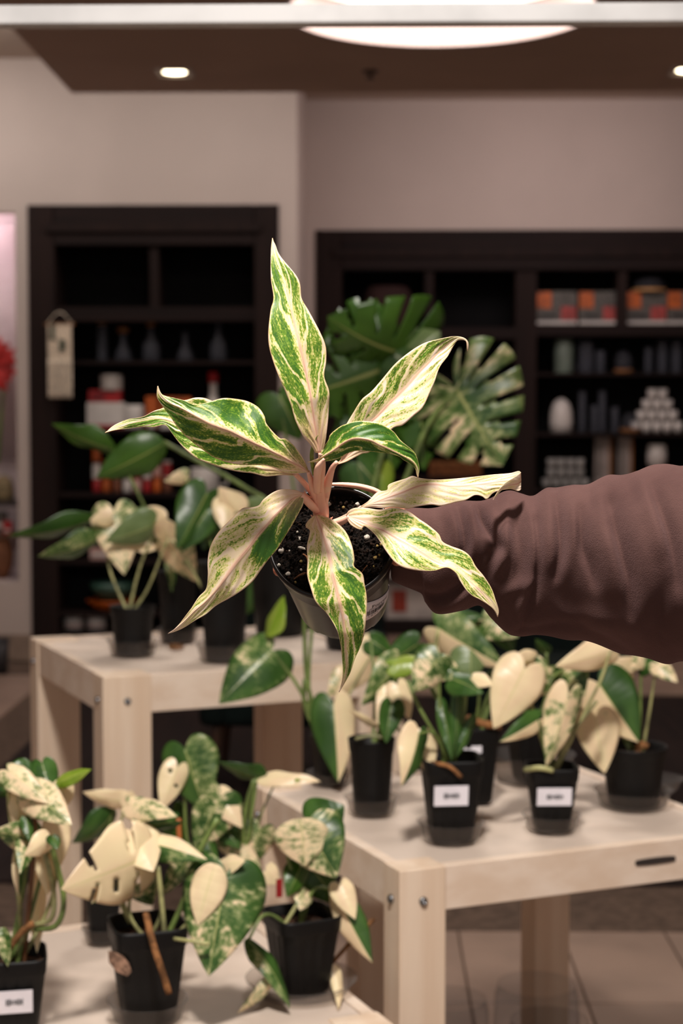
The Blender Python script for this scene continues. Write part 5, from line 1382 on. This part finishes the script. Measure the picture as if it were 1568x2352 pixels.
# 9 behind 8
U9 = [(677, 1087), (640, 1040), (580, 985), (520, 940), (478, 917), (452, 913), (430, 918), (400, 925), (372, 938), (353, 944), (328, 957), (296, 963), (264, 976), (241, 994)]
M9 = [(677, 1090), (640, 1078), (600, 1060), (550, 1035), (510, 1018), (470, 1003), (440, 990), (410, 976), (385, 965), (355, 961), (328, 966), (296, 971), (264, 982), (241, 994)]
D9 = [(677, 1092), (655, 1091), (629, 1093), (607, 1094), (579, 1087), (551, 1084), (517, 1077), (483, 1066), (455, 1055), (436, 1042), (416, 1023), (396, 997), (385, 981), (375, 976), (354, 981), (328, 981), (290, 985), (264, 988), (241, 994)]
hleaf('behind_left', U9, M9, D9, [-.050, -.058, -.064, -.066, -.060, -.055], (.3, -.3), .55, .5, .5, .6, 9.0, 4.0)
# stem, petioles, shoot
def pinkstem():
    m, nt, b = base_mat('pink_stem', (236, 168, 146), .5)
    v = objvec(nt)
    f = noise(nt, v, 26, 3)
    col = mixc(nt, f.step(.3, .7), lin((246, 196, 172)), lin((238, 176, 154)))
    col = mixc(nt, noise(nt, v, 60, 2).step(.62, .72) * .35, col, lin((226, 200, 168)))
    nt.links.new(col, b.inputs['Base Color'])
    bump(nt, b, noise(nt, v, 90, 3), .12, .001)
    return m
M_pk2 = pinkstem()
k_ = D0 / F
def pet(P, r, flat=1.0, name='petiole', m=None):
    return tube(name, [W(*z3(a, b), d) for a, b, d in P], [q * .28061 * k_ for q in r], m or M_pk2, HP, 14, 26, flat)
pet([(1342, 1180, .004), (1342, 1090, -.018), (1335, 1000, -.035), (1328, 900, -.052), (1322, 800, -.066), (1330, 730, -.076)], [66, 64, 50, 40, 33, 26], name='stem')
pet([(1330, 1100, -.022), (1290, 960, -.042), (1262, 870, -.058), (1240, 798, -.070)], [34, 34, 24, 15])            # to leaf 8
pet([(1310, 1050, -.018), (1270, 970, -.028), (1205, 890, -.040), (1130, 812, -.052)], [30, 26, 22, 20])             # to leaf 9
pet([(1330, 1120, -.016), (1270, 1075, -.034), (1225, 1030, -.042), (1182, 985, -.048)], [38, 34, 32, 24])            # to leaf 7
pet([(1360, 1060, -.024), (1385, 930, -.042), (1415, 830, -.054), (1440, 760, -.060), (1475, 715, -.063)], [40, 42, 30, 22, 16])  # to leaf 2
pet([(1330, 950, -.05), (1345, 830, -.068), (1350, 740, -.080), (1345, 640, -.088)], [26, 30, 30, 24])                # to leaf 1
pet([(1310, 960, -.055), (1312, 840, -.074), (1325, 760, -.084), (1370, 690, -.09)], [26, 30, 30, 10])                # to leaf 3
pet([(1335, 1160, -.004), (1330, 1170, -.020), (1335, 1190, -.030)], [44, 44, 30])                                    # to leaf 6
pet([(1400, 1250, .004), (1460, 1225, -.006), (1520, 1200, -.016), (1580, 1165, -.022)], [30, 34, 30, 22])            # to leaf 5
pet([(1400, 1215, .008), (1500, 1180, .004), (1620, 1120, -.010), (1670, 1085, -.018)], [12, 14, 15, 12])             # to leaf 4
# broad pink sheath lying behind the rim
hleafp = [W(744, 1112, .02), W(790, 1113, .026), (W(830, 1118, .028)), W(868, 1131, .03), W(905, 1158, .03), W(935, 1168, .026)]
tube('petiole', hleafp, [.002, .0042, .0052, .0056, .004, .001], M_pk2, HP, 12, 24, .5)
# sheath flaps
pet([(1395, 1010, -.040), (1385, 880, -.050), (1392, 828, -.054)], [10, 18, 3], .5)
pet([(1262, 1010, -.030), (1222, 985, -.034), (1205, 950, -.036)], [12, 14, 3], .5)
pet([(1408, 1200, .0), (1425, 1180, -.004), (1440, 1166, -.006)], [12, 9, 2], .6)
pet([(1275, 1165, -.024), (1266, 1158, -.026), (1262, 1148, -.028)], [10, 8, 2], .6)
tube('new_shoot', [W(*z3(1286, 820), -.070), W(*z3(1275, 740), -.078), W(*z3(1268, 660), -.084), W(*z3(1278, 590), -.088), W(*z3(1300, 530), -.09), W(*z3(1318, 497), -.092)],
     [.0016, .0019, .0019, .0014, .0007, .0002], plain('shoot_green', (128, 142, 56), .4, .25, 200), HP, 12, 26)

# ================================================================== PERSON: hand and sleeve
def skinmat():
    m, nt, b = base_mat('skin', (196, 128, 100), .5)
    v = objvec(nt)
    nt.links.new(mixc(nt, noise(nt, v, 30, 3).step(.3, .7), lin((202, 132, 104)), lin((186, 112, 88))), b.inputs['Base Color'])
    b.inputs['Subsurface Weight'].default_value = .2
    b.inputs['Subsurface Radius'].default_value = (.01, .004, .002)
    bump(nt, b, noise(nt, v, 260, 3), .15, .0006)
    return m
M_skin = skinmat()
def hand():
    # joints: (px, py, dd, radius)
    J, E = [], []
    def add(px, py, dd, r, par=None):
        J.append((W(px, py, dd), r))
        if par is not None: E.append((par, len(J) - 1))
        return len(J) - 1
    w0 = add(1180, 1270, .035, .030)
    w1 = add(1040, 1256, .075, .029, w0)
    wr = add(950, 1238, .090, .025, w1)
    pm = add(890, 1215, .098, .026, wr)
    pc = add(840, 1196, .104, .026, pm)
    # fingers wrap over the hidden wall and come down the left side
    tips = [((790, 1180, .096), (735, 1190, .088), (690, 1225, .078), (648, 1278, .062), (639, 1322, .046)),
            ((785, 1160, .082), (730, 1160, .074), (680, 1185, .066), (650, 1225, .056), (642, 1262, .046)),
            ((790, 1205, .112), (745, 1220, .104), (712, 1255, .094), (690, 1300, .082), (680, 1338, .070)),
            ((800, 1225, .124), (765, 1250, .118), (742, 1285, .110), (726, 1325, .100), (716, 1352, .092))]
    for tp_ in tips:
        q = pc
        for i, (x, y, d) in enumerate(tp_): q = add(x, y, d, (.0105, .0092, .0085, .0078, .0066)[i], q)
    q = wr
    for x, y, d, r in ((925, 1232, .070, .014), (912, 1246, .052, .0115), (912, 1270, .040, .0105), (917, 1297, .032, .0092)): q = add(x, y, d, r, q)
    me = bpy.data.meshes.new('person')
    org = J[0][0]
    me.from_pydata([tuple(j[0] - org) for j in J], E, [])
    o = bpy.data.objects.new('person', me); COL.objects.link(o); o.location = org; LOC[o] = org.copy()
    sk = o.modifiers.new('skin', 'SKIN'); sk.use_smooth_shade = True
    for i, v in enumerate(me.skin_vertices[0].data):
        v.radius = (J[i][1], J[i][1]); v.use_root = (i == 0)
    s = o.modifiers.new('sub', 'SUBSURF'); s.levels = 2; s.render_levels = 2
    me.materials.append(M_skin)
    # bake to a plain mesh
    dg = bpy.context.evaluated_depsgraph_get()
    me2 = bpy.data.meshes.new_from_object(o.evaluated_get(dg))
    o.modifiers.clear(); o.data = me2
    if not me2.materials: me2.materials.append(M_skin)
    return o
PER = hand()
setp(PER, 'person in a brown sweatshirt reaching in from the right, holding the plant pot', 'person')
def nail(px, py, dd, r):
    V, Fc = lathe_vf([(0.0, .0006), (r * .7, .0005), (r, 0)], (0, 0, 0), 12)
    c = W(px, py, dd); bs = [RC @ Vector(q) for q in ((1, 0, 0), (0, 1, 0), (0, 0, 1))]
    return
# sleeve
def z7(a, b): return (880 + .43878 * a, 1040 + .43878 * b)
UP = [(897, 1182), (933, 1170)] + [z7(*q) for q in ((260, 285), (370, 265), (480, 248), (560, 235), (650, 205), (720, 215), (780, 220), (850, 190), (910, 190), (1000, 162), (1080, 158), (1180, 122), (1250, 115), (1350, 85), (1450, 68), (1568, 65))] + [(1640, 1072), (1800, 1090), (2000, 1120)]
LOW = [z7(*q) for q in ((38, 640), (60, 680), (190, 725), (220, 780), (270, 830), (330, 834), (420, 816), (500, 800), (560, 860), (640, 935), (700, 955), (800, 962), (920, 968), (1060, 990), (1180, 1025), (1280, 1060), (1400, 1085), (1490, 1102), (1568, 1098))] + [(1640, 1535), (1800, 1560), (2000, 1600)]
Ux, Uy = zip(*[(q[0], q[1]) for q in cr([q + (0.,) for q in UP], 300)]); Lx, Ly = zip(*[(q[0], q[1]) for q in cr([q + (0.,) for q in LOW], 300)])
folds = [  # (polyline in zoom-7 px, amplitude m (negative = valley), width px)
    ([(385, 265), (408, 340), (425, 420), (430, 500), (400, 600)], -.0085, 13), ([(345, 300), (380, 400), (370, 520)], .003, 22),
    ([(455, 300), (470, 420), (480, 500), (505, 560)], .006, 18),
    ([(495, 285), (530, 370), (570, 440), (612, 505)], -.0095, 11), ([(560, 300), (590, 380), (618, 450)], .004, 16),
    ([(650, 300), (640, 420), (632, 520), (600, 620), (570, 690)], .006, 15), ([(520, 560), (580, 520), (612, 508)], -.004, 10),
    ([(560, 700), (600, 650), (650, 600)], -.003, 12),
    ([(600, 770), (660, 730), (720, 700), (775, 680)], .006, 12), ([(690, 940), (715, 850), (750, 760), (780, 680), (790, 560), (785, 430), (765, 330), (740, 250)], .006, 14),
    ([(690, 700), (720, 560), (700, 420), (670, 300)], -.0045, 18), ([(800, 360), (808, 520), (796, 680), (760, 800), (720, 930)], -.007, 13),
    ([(870, 230), (860, 400), (850, 560)], .004, 26), ([(912, 270), (930, 400), (935, 520), (905, 640)], -.0075, 14), ([(970, 240), (985, 420), (960, 600)], .004, 24),
    ([(1030, 300), (1045, 480), (1080, 580), (1110, 680)], -.006, 15), ([(1110, 230), (1130, 400), (1180, 560), (1200, 700)], .005, 30),
    ([(1200, 260), (1235, 420), (1270, 560), (1300, 700), (1300, 860)], -.008, 20), ([(1310, 330), (1350, 520), (1370, 700), (1370, 850)], .006, 32),
    ([(1410, 180), (1460, 300), (1505, 420), (1535, 560), (1550, 700)], -.007, 18), ([(1330, 150), (1400, 330), (1440, 500)], .005, 26),
    ([(200, 735), (260, 758), (330, 755), (395, 720), (440, 680), (470, 640)], -.0095, 12), ([(230, 800), (300, 812), (380, 780), (470, 720)], .007, 18),
    ([(500, 800), (560, 790), (620, 760), (700, 720)], -.004, 14), ([(545, 840), (600, 890), (660, 930)], .004, 18),
    ([(700, 940), (800, 925), (920, 905), (1040, 905)], -.005, 13), ([(1040, 905), (1120, 950), (1200, 1000), (1280, 1040)], -.005, 14), ([(1000, 860), (1100, 880), (1250, 900)], .005, 30),
    ([(900, 700), (960, 780), (1040, 860)], -.003, 30), ([(1480, 700), (1440, 900), (1400, 1060)], -.003, 24),
    ([(300, 320), (330, 420), (320, 560)], -.002, 16), ([(220, 330), (250, 450), (240, 600)], -.0015, 14), ([(1170, 180), (1190, 280)], -.003, 18), ([(1080, 180), (1090, 300)], -.003, 16), ([(1290, 140), (1330, 260)], -.003, 16)]
FP = []
for P, amp, wd in folds:
    A = cr([z7(*q) + (0.,) for q in P], 28)[:, :2]
    n = len(A); env = np.sin(np.linspace(.35, math.pi - .35, n)) ** .6
    FP.append((A, amp * env, wd * .439 * 1.9))
NX, NA = 330, 150
xs = np.concatenate([np.linspace(897, 1600, 280), np.linspace(1604, 2000, 50)])
V = np.zeros((NX, NA, 3)); 
PXY = np.zeros((NX, NA, 2)); DD = np.zeros((NX, NA)); NRM = np.zeros((NX, NA, 3))
for i, x in enumerate(xs):
    yu, yl = np.interp(x, Ux, Uy), np.interp(x, Lx, Ly)
    c, h = (yu + yl) / 2, (yl - yu) / 2
    dc = np.interp(x, [897, 1000, 1200, 1568, 2000], [.085, .075, .03, -.06, -.16])
    hd = h * k_ * .80
    for k in range(NA):
        a = 2 * math.pi * k / NA
        ca_, sa = math.cos(a), math.sin(a)
        PXY[i, k] = (x, c - h * ca_); DD[i, k] = dc - hd * sa
        NRM[i, k] = (0, ca_, sa)
disp = np.zeros((NX, NA))
front = NRM[:, :, 2]
P2 = PXY.reshape(-1, 2)
for A, amp, wd in FP:
    d = np.linalg.norm(P2[:, None, :] - A[None], axis=2)
    j = d.argmin(1); dm = d[np.arange(len(d)), j]
    disp += (amp[j] * np.exp(-(dm / wd) ** 2)).reshape(NX, NA)
fr = np.clip(front * 3 + .3, 0, 1); disp *= fr
for _ in range(3):
    disp[1:-1] = (disp[:-2] + 2 * disp[1:-1] + disp[2:]) / 4
    disp = (np.roll(disp, 1, 1) + 2 * disp + np.roll(disp, -1, 1)) / 4
for i in range(NX):      # gentle folds round the hidden side
    for k in range(NA):
        disp[i, k] += .0028 * (1 - fr[i, k]) * math.sin(xs[i] * .055 + 1.3 * math.sin(k * .13))
        disp[i, k] += .0011 * mn.noise(Vector((xs[i] * .014, k * .05, 0))) * 2
SV = []
for i in range(NX):
    for k in range(NA):
        n_ = NRM[i, k]; p_ = W(PXY[i, k, 0], PXY[i, k, 1], DD[i, k])
        SV.append(p_ + (RC @ Vector((0, n_[1] * .35, n_[2]))) * float(disp[i, k]) * 1.5)
Fc = []
for i in range(NX - 1):
    for k in range(NA): Fc.append((i * NA + k, (i + 1) * NA + k, (i + 1) * NA + (k + 1) % NA, i * NA + (k + 1) % NA))
# inner lip at the cuff, cap at the shoulder end
b0 = len(SV)
for k in range(NA):
    q = SV[k]; cen = W(900, 1250, .085); SV.append(q.lerp(cen, .12) + RC @ Vector((.0, 0, 0)))
b1 = len(SV)
for k in range(NA):
    q = SV[12 * NA + k]; SV.append(q.lerp(W(960, 1250, .08), .22))
for k in range(NA):
    Fc.append((k, (k + 1) % NA, b0 + (k + 1) % NA, b0 + k)); Fc.append((b0 + k, b0 + (k + 1) % NA, b1 + (k + 1) % NA, b1 + k))
Fc.append(tuple((NX - 1) * NA + k for k in range(NA)))
def sleevemat():
    m, nt, b = base_mat('brown_fleece', (96, 68, 62), .95)
    v = objvec(nt)
    f = noise(nt, v, 14, 3)
    nt.links.new(mixc(nt, f.step(.3, .7), lin((86, 62, 58)), lin((73, 51, 48))), b.inputs['Base Color'])
    bump(nt, b, noise(nt, v, 900, 3) + noise(nt, v, 160, 3) * .6, .5, .0012)
    b.inputs['Sheen Weight'].default_value = .25
    b.inputs['Sheen Tint'].default_value = lin((190, 150, 150))
    b.inputs['Sheen Roughness'].default_value = .5
    return m
sl = mesh('sweatshirt_sleeve', SV, Fc, sleevemat(), PER)
